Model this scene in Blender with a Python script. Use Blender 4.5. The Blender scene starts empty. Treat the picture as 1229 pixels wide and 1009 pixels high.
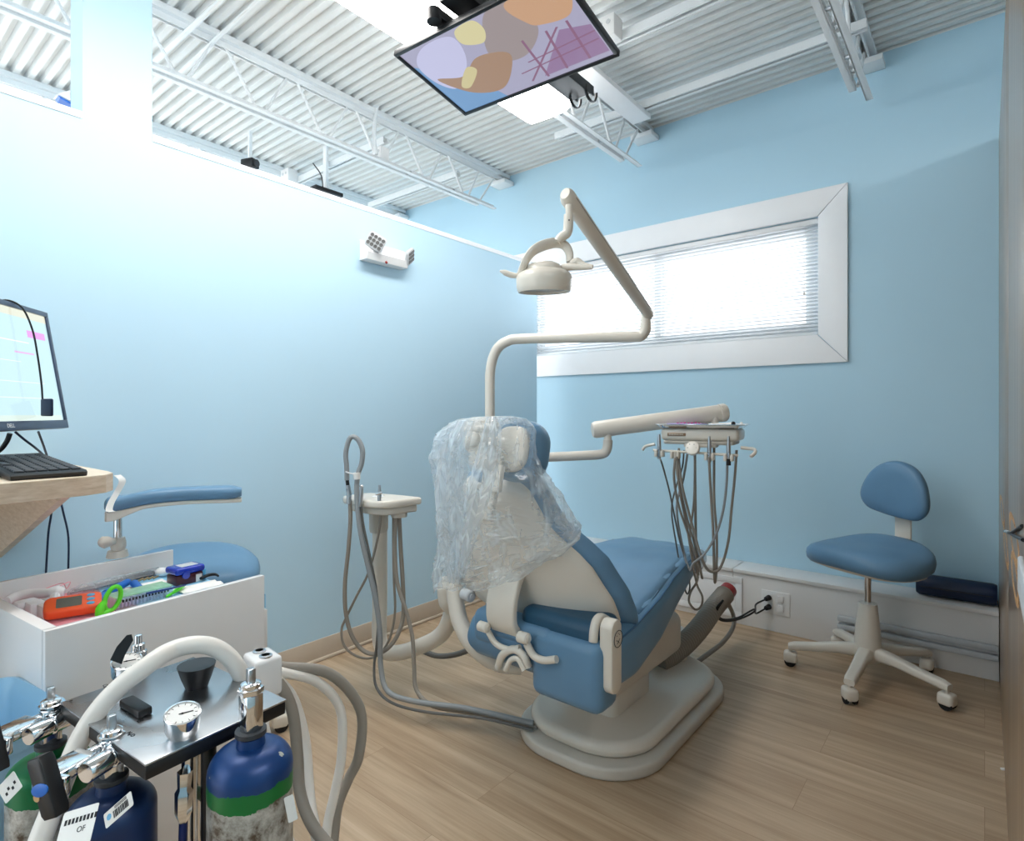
import bpy, bmesh, math, random
from mathutils import Vector, Matrix, Euler
from mathutils import noise as mnoise
random.seed(7)
R = math.radians
sc = bpy.context.scene
COL = sc.collection

# ------------------------------------------------------------------ camera
CAM_H = 1.2
YAW = R(39.1)
cam_d = bpy.data.cameras.new('camera')
cam_d.sensor_width = 36.0
cam_d.lens = 698.0 / 1229.0 * 36.0
cam_d.shift_y = -9.5 / 1229.0
cam_d.clip_start = 0.02
cam = bpy.data.objects.new('camera', cam_d)
cam.location = (0, 0, CAM_H)
cam.rotation_euler = (R(90), 0, YAW)
COL.objects.link(cam)
sc.camera = cam

# ------------------------------------------------------------------ world, exposure
sc.view_settings.view_transform = 'Standard'
sc.view_settings.look = 'None'
sc.view_settings.gamma = 1.0
sc.view_settings.use_curve_mapping = False
sc.view_settings.exposure = 1.52
world = bpy.data.worlds.new('daylight')
sc.world = world
world.use_nodes = True
bgn = world.node_tree.nodes['Background']
bgn.inputs['Color'].default_value = (0.90, 0.96, 1.0, 1)
bgn.inputs['Strength'].default_value = 1.02
LAMP_POWER = 6.0        # emission of the long ceiling fixtures
# daylight arriving at the high window
dl = bpy.data.lights.new('window_daylight', 'AREA'); dl.shape = 'RECTANGLE'; dl.size = 2.2; dl.size_y = 0.9; dl.energy = 9.0; dl.color = (0.93, 0.97, 1.0)
dlo = bpy.data.objects.new('window_daylight', dl); dlo.location = (-1.72, 4.05, 2.05); dlo.rotation_euler = (R(-96), 0, 0); COL.objects.link(dlo)
sc.cycles.max_bounces = 8
sc.cycles.transparent_max_bounces = 24
sc.cycles.sample_clamp_indirect = 6.0
sc.cycles.use_denoising = True

# ------------------------------------------------------------------ placing helpers
cY, sY = math.cos(YAW), math.sin(YAW)
RV = Vector((cY, sY, 0)); FV = Vector((-sY, cY, 0)); OV = Vector((0, 0, CAM_H))
def ray(px, py):
    return FV + RV * ((px - 614.5) / 698.0) + Vector((0, 0, (495.0 - py) / 698.0))
def V(px, py, t):                      # room point at depth t in metres
    return OV + ray(px, py) * t
def at(px, py, X=None, Y=None, Z=None):
    r = ray(px, py)
    if X is not None: t = X / r.x
    elif Y is not None: t = Y / r.y
    else: t = (Z - CAM_H) / r.z
    return OV + r * t

# ------------------------------------------------------------------ materials
def lin(c):
    return tuple(((v / 255.0) / 12.92 if v / 255.0 <= 0.04045 else (((v / 255.0) + 0.055) / 1.055) ** 2.4) for v in c)
def mat(name, rgb, rough=0.5, metal=0.0, var=0.03, vscale=8.0, bump=0.0, bscale=120.0, coat=0.0, spec=0.5, trans=0.0, ior=1.45, sheen=0.0, emit=None, estr=0.0, rvar=0.0):
    m = bpy.data.materials.new(name); m.use_nodes = True
    nt = m.node_tree; b = nt.nodes['Principled BSDF']
    c = lin(rgb)
    tc = nt.nodes.new('ShaderNodeTexCoord')
    nz = nt.nodes.new('ShaderNodeTexNoise'); nz.inputs['Scale'].default_value = vscale; nz.inputs['Detail'].default_value = 4
    nt.links.new(tc.outputs['Object'], nz.inputs['Vector'])
    rp = nt.nodes.new('ShaderNodeValToRGB')
    rp.color_ramp.elements[0].position = 0.3; rp.color_ramp.elements[1].position = 0.7
    rp.color_ramp.elements[0].color = (*[max(0, v * (1 - var)) for v in c], 1)
    rp.color_ramp.elements[1].color = (*[min(1, v * (1 + var)) for v in c], 1)
    nt.links.new(nz.outputs['Fac'], rp.inputs['Fac'])
    nt.links.new(rp.outputs['Color'], b.inputs['Base Color'])
    b.inputs['Roughness'].default_value = rough
    b.inputs['Metallic'].default_value = metal
    b.inputs['Specular IOR Level'].default_value = spec
    b.inputs['Coat Weight'].default_value = coat
    b.inputs['Transmission Weight'].default_value = trans
    b.inputs['IOR'].default_value = ior
    b.inputs['Sheen Weight'].default_value = sheen
    if rvar:
        mr = nt.nodes.new('ShaderNodeMapRange')
        mr.inputs['To Min'].default_value = max(0.02, rough - rvar); mr.inputs['To Max'].default_value = rough + rvar
        nt.links.new(nz.outputs['Fac'], mr.inputs['Value']); nt.links.new(mr.outputs['Result'], b.inputs['Roughness'])
    if bump:
        n2 = nt.nodes.new('ShaderNodeTexNoise'); n2.inputs['Scale'].default_value = bscale; n2.inputs['Detail'].default_value = 3
        nt.links.new(tc.outputs['Object'], n2.inputs['Vector'])
        bp = nt.nodes.new('ShaderNodeBump'); bp.inputs['Strength'].default_value = bump; bp.inputs['Distance'].default_value = 0.002
        nt.links.new(n2.outputs['Fac'], bp.inputs['Height']); nt.links.new(bp.outputs['Normal'], b.inputs['Normal'])
    if emit:
        b.inputs['Emission Color'].default_value = (*lin(emit), 1); b.inputs['Emission Strength'].default_value = estr
    return m
M = {}
M['wall'] = mat('blue wall paint', (184, 219, 237), 0.55, var=0.012, vscale=2.0, bump=0.08, bscale=300)
M['wall_lit'] = mat('blue wall paint lit tone', (190, 222, 240), 0.55, var=0.012, vscale=2.0, bump=0.08, bscale=300)  # wall blue lightened: the partition's stronger lighting is put into its colour
M['white_paint'] = mat('white trim paint', (246, 247, 249), 0.4, var=0.01, bump=0.03)
M['deck'] = mat('white painted steel deck', (224, 227, 227), 0.5, var=0.03, vscale=3, bump=0.05)
M['steel_white'] = mat('white painted steel', (232, 236, 238), 0.4, var=0.02)
M['cream'] = mat('cream moulded plastic', (226, 219, 207), 0.32, var=0.015, coat=0.25)
M['cream_dark'] = mat('warm grey plastic', (210, 203, 192), 0.4, var=0.02)
M['vinyl'] = mat('blue vinyl upholstery', (100, 140, 172), 0.42, var=0.04, bump=0.12, bscale=260, coat=0.1)
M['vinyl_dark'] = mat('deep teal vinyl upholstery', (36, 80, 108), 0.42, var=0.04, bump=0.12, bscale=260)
M['seam'] = mat('darker blue piping', (62, 104, 140), 0.5)
M['navy'] = mat('navy vinyl', (14, 34, 66), 0.4, var=0.1, bump=0.1)
M['chrome'] = mat('polished chrome', (225, 226, 228), 0.09, 1.0, var=0.02, rvar=0.04)
M['steel'] = mat('brushed steel', (185, 187, 190), 0.28, 1.0, var=0.04, rvar=0.06)
M['steel_dark'] = mat('dark polished steel', (112, 112, 114), 0.25, 1.0, rvar=0.05)
M['brass'] = mat('worn brass', (190, 165, 125), 0.35, 1.0)
M['black'] = mat('black plastic', (24, 25, 28), 0.4, var=0.1)
M['dark'] = mat('dark grey plastic', (52, 55, 60), 0.45, var=0.06)
M['blackrub'] = mat('black rubber', (18, 18, 19), 0.65)
M['hose'] = mat('taupe rubber tubing', (150, 142, 132), 0.5, var=0.04)
M['hose_grey'] = mat('grey tubing', (150, 154, 156), 0.45, var=0.03)
M['hose_dark'] = mat('dark grey tubing', (104, 104, 102), 0.5)
M['hose_white'] = mat('white breathing hose', (238, 232, 224), 0.35, var=0.02, coat=0.2)
M['white_gloss'] = mat('white gloss laminate', (236, 234, 233), 0.13, var=0.01, coat=0.4)
M['white_pl'] = mat('white plastic', (240, 240, 240), 0.35, var=0.01)
M['grey_pl'] = mat('light grey plastic', (200, 203, 206), 0.4)
M['pink'] = mat('pink tray paper', (236, 160, 172), 0.7, var=0.04)
M['lblue'] = mat('light blue paper', (150, 208, 238), 0.7, var=0.03)
M['orange'] = mat('orange plastic', (243, 98, 50), 0.35)
M['lcd'] = mat('grey display', (104, 108, 100), 0.2)
M['green'] = mat('lime green plastic', (90, 220, 40), 0.35)
M['blue_pl'] = mat('bright blue plastic', (22, 104, 196), 0.35)
M['royal'] = mat('royal blue plastic', (22, 52, 168), 0.25, coat=0.4)
M['maroon'] = mat('dark maroon plastic', (78, 30, 42), 0.3)
M['paper'] = mat('white paper', (240, 238, 234), 0.8, var=0.02)
M['ink'] = mat('black ink', (26, 26, 30), 0.7)
M['beige_base'] = mat('tan vinyl base', (205, 189, 170), 0.55, var=0.03)
M['plinth'] = mat('white laminate plinth', (232, 230, 228), 0.35, var=0.02, vscale=3)
M['shadow_gap'] = mat('dark joint filler', (110, 110, 110), 0.8)
M['bin'] = mat('translucent blue bin', (150, 196, 226), 0.3, var=0.02)
M['red'] = mat('dark red cap', (150, 40, 36), 0.35)
M['skyblue'] = mat('blue instrument case', (92, 170, 214), 0.4)
M['pcb'] = mat('orange wire cover', (220, 96, 40), 0.5)
M['tan_tag'] = mat('bronze badge', (158, 132, 108), 0.35, 0.5)
M['dkgreen'] = mat('dark green hose', (16, 84, 50), 0.4)
M['dkblue'] = mat('dark blue hose', (22, 46, 110), 0.4)
M['lilac'] = mat('lilac leaflet', (176, 170, 214), 0.6)
M['magenta'] = mat('magenta print', (206, 60, 130), 0.6)

def ramp_set(rp, stops):
    els = rp.color_ramp.elements
    while len(els) > 1: els.remove(els[-1])
    els[0].position = stops[0][0]; els[0].color = (*lin(stops[0][1]), 1)
    for p, c in stops[1:]:
        e = els.new(p); e.color = (*lin(c), 1)

def wood_floor():
    m = bpy.data.materials.new('oak plank floor'); m.use_nodes = True
    nt = m.node_tree; N = nt.nodes; L = nt.links; b = N['Principled BSDF']
    tc = N.new('ShaderNodeTexCoord')
    br = N.new('ShaderNodeTexBrick')
    br.offset = 0.37; br.inputs['Scale'].default_value = 1.0
    br.inputs['Brick Width'].default_value = 1.22; br.inputs['Row Height'].default_value = 0.19
    br.inputs['Mortar Size'].default_value = 0.0009; br.inputs['Mortar Smooth'].default_value = 0.2; br.inputs['Bias'].default_value = 0.0
    br.inputs['Color1'].default_value = (0, 0, 0, 1); br.inputs['Color2'].default_value = (1, 1, 1, 1); br.inputs['Mortar'].default_value = (0.5, 0.5, 0.5, 1)
    L.new(tc.outputs['Object'], br.inputs['Vector'])
    sep = N.new('ShaderNodeSeparateColor'); L.new(br.outputs['Color'], sep.inputs['Color'])
    off = N.new('ShaderNodeCombineXYZ'); mul = N.new('ShaderNodeMath'); mul.operation = 'MULTIPLY'; mul.inputs[1].default_value = 37.0
    L.new(sep.outputs['Red'], mul.inputs[0]); L.new(mul.outputs[0], off.inputs['Z']); L.new(mul.outputs[0], off.inputs['X'])
    mp = N.new('ShaderNodeMapping'); mp.inputs['Scale'].default_value = (0.9, 13.0, 1.0)
    L.new(tc.outputs['Object'], mp.inputs['Vector'])
    ad = N.new('ShaderNodeVectorMath'); L.new(mp.outputs['Vector'], ad.inputs[0]); L.new(off.outputs['Vector'], ad.inputs[1])
    nz = N.new('ShaderNodeTexNoise'); nz.inputs['Scale'].default_value = 1.6; nz.inputs['Detail'].default_value = 8; nz.inputs['Roughness'].default_value = 0.6; nz.inputs['Distortion'].default_value = 0.2
    L.new(ad.outputs[0], nz.inputs['Vector'])
    mp2 = N.new('ShaderNodeMapping'); mp2.inputs['Scale'].default_value = (2.0, 160.0, 1.0); L.new(tc.outputs['Object'], mp2.inputs['Vector'])
    n2 = N.new('ShaderNodeTexNoise'); n2.inputs['Scale'].default_value = 1.0; n2.inputs['Detail'].default_value = 3; L.new(mp2.outputs['Vector'], n2.inputs['Vector'])
    rp = N.new('ShaderNodeValToRGB'); ramp_set(rp, [(0.25, (160, 134, 106)), (0.45, (182, 156, 127)), (0.6, (196, 171, 142)), (0.8, (212, 190, 163))])
    mx = N.new('ShaderNodeMath'); mx.operation = 'MULTIPLY_ADD'; mx.inputs[1].default_value = 0.22; L.new(n2.outputs['Fac'], mx.inputs[0])
    m3 = N.new('ShaderNodeMath'); m3.operation = 'MULTIPLY_ADD'; m3.inputs[1].default_value = 0.14; m3.inputs[2].default_value = -0.18; L.new(sep.outputs['Red'], m3.inputs[0])
    m4 = N.new('ShaderNodeMath'); m4.operation = 'ADD'; L.new(nz.outputs['Fac'], m4.inputs[0]); L.new(m3.outputs[0], m4.inputs[1]); L.new(m4.outputs[0], mx.inputs[2])
    L.new(mx.outputs[0], rp.inputs['Fac'])
    mm = N.new('ShaderNodeMix'); mm.data_type = 'RGBA'; mm.blend_type = 'MIX'
    L.new(br.outputs['Fac'], mm.inputs['Factor']); L.new(rp.outputs['Color'], mm.inputs[6]); mm.inputs[7].default_value = (*lin((158, 130, 102)), 1)
    L.new(mm.outputs[2], b.inputs['Base Color'])
    b.inputs['Roughness'].default_value = 0.42
    bp = N.new('ShaderNodeBump'); bp.inputs['Strength'].default_value = 0.12; bp.inputs['Distance'].default_value = 0.001
    L.new(n2.outputs['Fac'], bp.inputs['Height']); L.new(bp.outputs['Normal'], b.inputs['Normal'])
    return m
M['floor'] = wood_floor()

def streaky(name, stops, scale, rough=0.35, coat=0.0):
    m = bpy.data.materials.new(name); m.use_nodes = True
    nt = m.node_tree; N = nt.nodes; L = nt.links; b = N['Principled BSDF']
    tc = N.new('ShaderNodeTexCoord'); mp = N.new('ShaderNodeMapping'); mp.inputs['Scale'].default_value = scale
    L.new(tc.outputs['Object'], mp.inputs['Vector'])
    nz = N.new('ShaderNodeTexNoise'); nz.inputs['Scale'].default_value = 1.0; nz.inputs['Detail'].default_value = 7; nz.inputs['Roughness'].default_value = 0.65
    L.new(mp.outputs['Vector'], nz.inputs['Vector'])
    rp = N.new('ShaderNodeValToRGB'); ramp_set(rp, stops); L.new(nz.outputs['Fac'], rp.inputs['Fac'])
    L.new(rp.outputs['Color'], b.inputs['Base Color'])
    b.inputs['Roughness'].default_value = rough; b.inputs['Coat Weight'].default_value = coat
    return m
M['cab_wood'] = streaky('grey oak veneer', [(0.3, (108, 84, 62)), (0.5, (142, 116, 90)), (0.7, (172, 148, 120))], (40, 40, 0.6), 0.3, 0.3)
M['desk_wood'] = streaky('beige flecked laminate', [(0.3, (204, 178, 150)), (0.5, (220, 196, 170)), (0.7, (232, 212, 190))], (20, 20, 120), 0.5)
M['desk_top'] = streaky('pale laminate top', [(0.3, (226, 206, 180)), (0.6, (236, 218, 194))], (6, 40, 6), 0.4)

def emis(name, rgb, s):
    m = bpy.data.materials.new(name); m.use_nodes = True
    nt = m.node_tree; nt.nodes.remove(nt.nodes['Principled BSDF'])
    e = nt.nodes.new('ShaderNodeEmission'); e.inputs['Color'].default_value = (*lin(rgb), 1); e.inputs['Strength'].default_value = s
    nt.links.new(e.outputs[0], nt.nodes['Material Output'].inputs['Surface'])
    return m
M['lamp'] = emis('lit diffuser', (255, 252, 248), LAMP_POWER)

def screen_mat(name, rgb, s=0.75):
    m = mat(name, (12, 12, 14), 0.12, var=0.0, emit=rgb, estr=s)
    return m

def film(name, tint=(235, 245, 252), base=0.06, ridge=0.55, scale=9.0, rough=0.12):
    m = bpy.data.materials.new(name); m.use_nodes = True
    nt = m.node_tree; N = nt.nodes; L = nt.links
    N.remove(N['Principled BSDF'])
    df = N.new('ShaderNodeBsdfDiffuse'); df.inputs['Color'].default_value = (*lin(tint), 1)
    tl = N.new('ShaderNodeBsdfTranslucent'); tl.inputs['Color'].default_value = (*lin(tint), 1)
    b = N.new('ShaderNodeMixShader'); b.inputs['Fac'].default_value = 0.5; L.new(df.outputs[0], b.inputs[1]); L.new(tl.outputs[0], b.inputs[2])
    tr = N.new('ShaderNodeBsdfTransparent')
    mx = N.new('ShaderNodeMixShader')
    tc = N.new('ShaderNodeTexCoord'); mp = N.new('ShaderNodeMapping'); mp.inputs['Scale'].default_value = (1.6, 1.6, 0.4); L.new(tc.outputs['Object'], mp.inputs['Vector'])
    nz = N.new('ShaderNodeTexNoise'); nz.inputs['Scale'].default_value = scale; nz.inputs['Detail'].default_value = 4; nz.inputs['Distortion'].default_value = 0.7
    L.new(mp.outputs['Vector'], nz.inputs['Vector'])
    mr = N.new('ShaderNodeMapRange'); mr.inputs['From Min'].default_value = 0.48; mr.inputs['From Max'].default_value = 0.72; mr.inputs['To Min'].default_value = 0.0; mr.inputs['To Max'].default_value = ridge
    L.new(nz.outputs['Fac'], mr.inputs['Value'])
    lw = N.new('ShaderNodeLayerWeight'); lw.inputs['Blend'].default_value = 0.25
    pw = N.new('ShaderNodeMath'); pw.operation = 'MULTIPLY_ADD'; pw.inputs[1].default_value = 0.35; pw.inputs[2].default_value = base; L.new(lw.outputs['Facing'], pw.inputs[0])
    ad = N.new('ShaderNodeMath'); ad.operation = 'ADD'; ad.use_clamp = True; L.new(mr.outputs['Result'], ad.inputs[0]); L.new(pw.outputs[0], ad.inputs[1])
    L.new(ad.outputs[0], mx.inputs['Fac']); L.new(tr.outputs[0], mx.inputs[1]); L.new(b.outputs[0], mx.inputs[2])
    gl = N.new('ShaderNodeBsdfGlossy'); gl.inputs['Roughness'].default_value = rough
    fr = N.new('ShaderNodeFresnel'); fr.inputs['IOR'].default_value = 1.45
    fm = N.new('ShaderNodeMath'); fm.operation = 'MINIMUM'; fm.inputs[1].default_value = 0.22; L.new(fr.outputs[0], fm.inputs[0])
    m2 = N.new('ShaderNodeMixShader'); L.new(fm.outputs[0], m2.inputs['Fac']); L.new(mx.outputs[0], m2.inputs[1]); L.new(gl.outputs[0], m2.inputs[2])
    L.new(m2.outputs[0], N['Material Output'].inputs['Surface'])
    return m
M['film'] = film('clear wrinkled plastic film', base=.20, ridge=.42, scale=16.0, rough=.10)
M['clear'] = film('clear hard plastic', base=0.18, ridge=0.1, scale=20)
M['glass'] = film('window glass', tint=(235, 245, 255), base=0.02, ridge=0.0, scale=1)

def tank_mat(name, top, band, zsplit, bandw, worn=(150, 146, 138)):
    """painted shoulder over a scuffed bare metal cylinder; the edge is ragged"""
    m = bpy.data.materials.new(name); m.use_nodes = True
    nt = m.node_tree; N = nt.nodes; L = nt.links; b = N['Principled BSDF']
    tc = N.new('ShaderNodeTexCoord'); sp = N.new('ShaderNodeSeparateXYZ'); L.new(tc.outputs['Object'], sp.inputs[0])
    nz = N.new('ShaderNodeTexNoise'); nz.inputs['Scale'].default_value = 40; nz.inputs['Detail'].default_value = 6; nz.inputs['Roughness'].default_value = 0.7; L.new(tc.outputs['Object'], nz.inputs['Vector'])
    z = N.new('ShaderNodeMath'); z.operation = 'MULTIPLY_ADD'; z.inputs[1].default_value = 0.02; L.new(nz.outputs['Fac'], z.inputs[0]); L.new(sp.outputs['Z'], z.inputs[2])
    g1 = N.new('ShaderNodeMath'); g1.operation = 'GREATER_THAN'; g1.inputs[1].default_value = zsplit + 0.01; L.new(z.outputs[0], g1.inputs[0])
    g2 = N.new('ShaderNodeMath'); g2.operation = 'GREATER_THAN'; g2.inputs[1].default_value = zsplit + 0.01 - bandw; L.new(z.outputs[0], g2.inputs[0])
    rp = N.new('ShaderNodeValToRGB'); ramp_set(rp, [(0.36, (84, 70, 56)), (0.46, worn), (0.62, (196, 194, 188))]); L.new(nz.outputs['Fac'], rp.inputs['Fac'])
    mA = N.new('ShaderNodeMix'); mA.data_type = 'RGBA'; L.new(g2.outputs[0], mA.inputs['Factor']); L.new(rp.outputs['Color'], mA.inputs[6]); mA.inputs[7].default_value = (*lin(band), 1)
    mB = N.new('ShaderNodeMix'); mB.data_type = 'RGBA'; L.new(g1.outputs[0], mB.inputs['Factor']); L.new(mA.outputs[2], mB.inputs[6]); mB.inputs[7].default_value = (*lin(top), 1)
    # chips in the paint
    n2 = N.new('ShaderNodeTexNoise'); n2.inputs['Scale'].default_value = 17; n2.inputs['Detail'].default_value = 5; L.new(tc.outputs['Object'], n2.inputs['Vector'])
    g3 = N.new('ShaderNodeMath'); g3.operation = 'GREATER_THAN'; g3.inputs[1].default_value = 0.68; L.new(n2.outputs['Fac'], g3.inputs[0])
    mC = N.new('ShaderNodeMix'); mC.data_type = 'RGBA'; L.new(g3.outputs[0], mC.inputs['Factor']); L.new(mB.outputs[2], mC.inputs[6]); mC.inputs[7].default_value = (*lin((190, 190, 180)), 1)
    L.new(mC.outputs[2], b.inputs['Base Color'])
    b.inputs['Roughness'].default_value = 0.35; b.inputs['Metallic'].default_value = 0.25
    return m

# ------------------------------------------------------------------ mesh builder
def catmull(pts, n=6, closed=False):
    P = [Vector(p) for p in pts]
    if len(P) < 3: return P
    out = []
    cnt = len(P) if closed else len(P) - 1
    for i in range(cnt):
        if closed: a, b, c, d = P[i - 1], P[i], P[(i + 1) % len(P)], P[(i + 2) % len(P)]
        else:
            a = P[max(i - 1, 0)]; b = P[i]; c = P[i + 1]; d = P[min(i + 2, len(P) - 1)]
            if i == 0: a = b + (b - c)
            if i == cnt - 1: d = c + (c - b)
        for k in range(n):
            t = k / n
            out.append(0.5 * ((2 * b) + (c - a) * t + (2 * a - 5 * b + 4 * c - d) * t * t + (3 * b - a - 3 * c + d) * t ** 3))
    if not closed: out.append(P[-1])
    return out

class MB:
    def __init__(s, X=None):
        s.bm = bmesh.new(); s.X = X or Matrix.Identity(4); s.mi = 0
    def add(s, verts, faces):
        vs = [s.bm.verts.new(s.X @ Vector(v)) for v in verts]
        for f in faces:
            try:
                fc = s.bm.faces.new([vs[i] for i in f]); fc.material_index = s.mi
            except ValueError: pass
        return s
    def merge(s, bm2, X=None):
        X = s.X @ (X or Matrix.Identity(4))
        bm2.verts.ensure_lookup_table(); idx = {}
        for v in bm2.verts: idx[v.index] = s.bm.verts.new(X @ v.co)
        for f in bm2.faces:
            fc = s.bm.faces.new([idx[v.index] for v in f.verts]); fc.material_index = s.mi
        bm2.free(); return s
    def box(s, x0, x1, y0, y1, z0, z1, bev=0.0, seg=2, X=None):
        b = bmesh.new(); bmesh.ops.create_cube(b, size=1)
        for v in b.verts: v.co = Vector(((x0 + x1) / 2 + v.co.x * (x1 - x0), (y0 + y1) / 2 + v.co.y * (y1 - y0), (z0 + z1) / 2 + v.co.z * (z1 - z0)))
        if bev: 
            bev = min(bev, 0.49 * min(abs(x1 - x0), abs(y1 - y0), abs(z1 - z0)))
            bmesh.ops.bevel(b, geom=list(b.edges), offset=bev, segments=seg, profile=0.5, affect='EDGES')
        b.verts.index_update()
        return s.merge(b, X)
    def prism(s, poly, z0, z1, bev=0.0, seg=2, X=None):
        b = bmesh.new(); vs = [b.verts.new((p[0], p[1], z0)) for p in poly]
        f = b.faces.new(vs); r = bmesh.ops.extrude_face_region(b, geom=[f])
        for e in r['geom']:
            if isinstance(e, bmesh.types.BMVert): e.co.z = z1
        bmesh.ops.recalc_face_normals(b, faces=list(b.faces))
        if bev:
            es = [e for e in b.edges if abs(e.verts[0].co.z - e.verts[1].co.z) < 1e-6]
            bmesh.ops.bevel(b, geom=es, offset=bev, segments=seg, profile=0.5, affect='EDGES')
        b.verts.index_update()
        return s.merge(b, X)
    def rings(s, rings, cap=True, closed=False):
        n = len(rings[0]); vs = [p for r in rings for p in r]; fs = []
        m = len(rings)
        for i in range(m if closed else m - 1):
            j = (i + 1) % m
            for k in range(n):
                l = (k + 1) % n
                fs.append((i * n + k, i * n + l, j * n + l, j * n + k))
        if cap and not closed:
            fs.append(tuple(range(n - 1, -1, -1))); fs.append(tuple((m - 1) * n + k for k in range(n)))
        return s.add(vs, fs)
    def tube(s, pts, r, seg=12, smooth=6, cap=True, closed=False, flat=1.0, up=None):
        P = catmull(pts, smooth, closed) if smooth and len(pts) > 2 else [Vector(p) for p in pts]
        m = len(P)
        if not isinstance(r, (list, tuple)): rr = [r] * m
        else:
            rr = []
            for i in range(m):
                u = i / max(1, m - 1) * (len(r) - 1); a = int(min(u, len(r) - 2)); rr.append(r[a] + (r[a + 1] - r[a]) * (u - a))
        T = []
        for i in range(m):
            if closed: t = P[(i + 1) % m] - P[i - 1]
            else: t = P[min(i + 1, m - 1)] - P[max(i - 1, 0)]
            T.append(t.normalized() if t.length > 1e-9 else Vector((0, 0, 1)))
        n0 = Vector(up) if up else (Vector((0, 0, 1)) if abs(T[0].z) < 0.9 else Vector((1, 0, 0)))
        n0 = (n0 - T[0] * n0.dot(T[0])).normalized()
        out = []
        for i in range(m):
            n0 = (n0 - T[i] * n0.dot(T[i])).normalized(); b = T[i].cross(n0)
            out.append([P[i] + n0 * (math.cos(2 * math.pi * k / seg) * rr[i]) + b * (math.sin(2 * math.pi * k / seg) * rr[i] * flat) for k in range(seg)])
        return s.rings(out, cap, closed)
    def cyl(s, p0, p1, r0, r1=None, seg=20, bev=0.0):
        p0 = Vector(p0); p1 = Vector(p1); r1 = r0 if r1 is None else r1
        if bev:
            d = (p1 - p0).normalized()
            return s.tube([p0, p0 + d * bev, p1 - d * bev, p1], [r0 - bev, r0, r1, r1 - bev], seg, 0)
        return s.tube([p0, p1], [r0, r1], seg, 0)
    def lathe(s, prof, c=(0, 0, 0), ax=(0, 0, 1), seg=28, cap=True, sx=1.0, sy=1.0):
        q = Vector((0, 0, 1)).rotation_difference(Vector(ax)).to_matrix(); c = Vector(c)
        out = [[c + q @ Vector((math.cos(2 * math.pi * k / seg) * r * sx, math.sin(2 * math.pi * k / seg) * r * sy, z)) for k in range(seg)] for r, z in prof]
        return s.rings(out, cap)
    def ell(s, c, rx, ry, rz, X=None, nu=20, nv=12, pw=1.0):
        out = []
        Xm = X or Matrix.Identity(3); c = Vector(c)
        def sg(v): return math.copysign(abs(v) ** pw, v)
        for j in range(1, nv):
            a = -math.pi / 2 + math.pi * j / nv
            out.append([c + Xm @ Vector((rx * sg(math.cos(a)) * sg(math.cos(2 * math.pi * k / nu)), ry * sg(math.cos(a)) * sg(math.sin(2 * math.pi * k / nu)), rz * sg(math.sin(a)))) for k in range(nu)])
        return s.rings(out)
    def build(s, name, m, parent=None, org=None, smooth=True, ang=38, subd=0, kind=None, label=None, cat=None, group=None, rot=None):
        bm = s.bm; bmesh.ops.recalc_face_normals(bm, faces=list(bm.faces))
        if parent is not None: org = Vector(parent['_o'][:]) if '_o' in parent else ORG[parent.name]
        if org is None:
            zs = [v.co.z for v in bm.verts]; n = len(bm.verts)
            org = Vector((sum(v.co.x for v in bm.verts) / n, sum(v.co.y for v in bm.verts) / n, min(zs)))
        org = Vector(org)
        for v in bm.verts: v.co -= org
        me = bpy.data.meshes.new(name); bm.to_mesh(me); bm.free()
        for x in (m if isinstance(m, (list, tuple)) else [m]): me.materials.append(x)
        if smooth:
            me.polygons.foreach_set('use_smooth', [True] * len(me.polygons))
            me.set_sharp_from_angle(angle=R(ang))
        o = bpy.data.objects.new(name, me); COL.objects.link(o)
        if parent is not None: o.parent = parent
        else: o.location = org
        ORG[o.name] = org
        if subd:
            md = o.modifiers.new('sub', 'SUBSURF'); md.levels = subd; md.render_levels = subd
        if kind: o['kind'] = kind
        tag(o, label, cat, group)
        return o
ORG = {}
def tag(o, label=None, cat=None, group=None):
    if label: o['label'] = label
    if cat: o['category'] = cat
    if group: o['group'] = group
    return o
def thing(name, loc, label=None, cat=None, group=None, kind=None):
    o = bpy.data.objects.new(name, None); COL.objects.link(o)
    o.location = loc; o.empty_display_size = 0.05; ORG[o.name] = Vector(loc)
    if kind: o['kind'] = kind
    return tag(o, label, cat, group)
def rrect(w, h, r, n=5, cx=0, cy=0):
    pts = []
    for (sx, sy, a0) in ((1, 1, 0), (-1, 1, 90), (-1, -1, 180), (1, -1, 270)):
        for k in range(n + 1):
            a = R(a0 + 90 * k / n)
            pts.append((cx + sx * (w / 2 - r) + r * math.cos(a), cy + sy * (h / 2 - r) + r * math.sin(a)))
    return pts
def frame(o, x, y, z):            # 4x4 from axes
    m = Matrix.Identity(4)
    for i, a in enumerate((x, y, z)):
        a = Vector(a).normalized()
        for j in range(3): m[j][i] = a[j]
    for j in range(3): m[j][3] = o[j]
    return m
def TR(loc, rz=0, rx=0, ry=0):
    return Matrix.Translation(Vector(loc)) @ Matrix.Rotation(rz, 4, 'Z') @ Matrix.Rotation(ry, 4, 'Y') @ Matrix.Rotation(rx, 4, 'X')
# ================================================================== THE SETTING
CEIL = 3.08
def S(name, mb, m, **k):
    return mb.build(name, m, kind='structure', org=(0, 0, 0), **k)
S('floor', MB().box(-6.5, 2.2, -2.2, 3.8, -0.05, 0), M['floor'], smooth=False)
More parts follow.
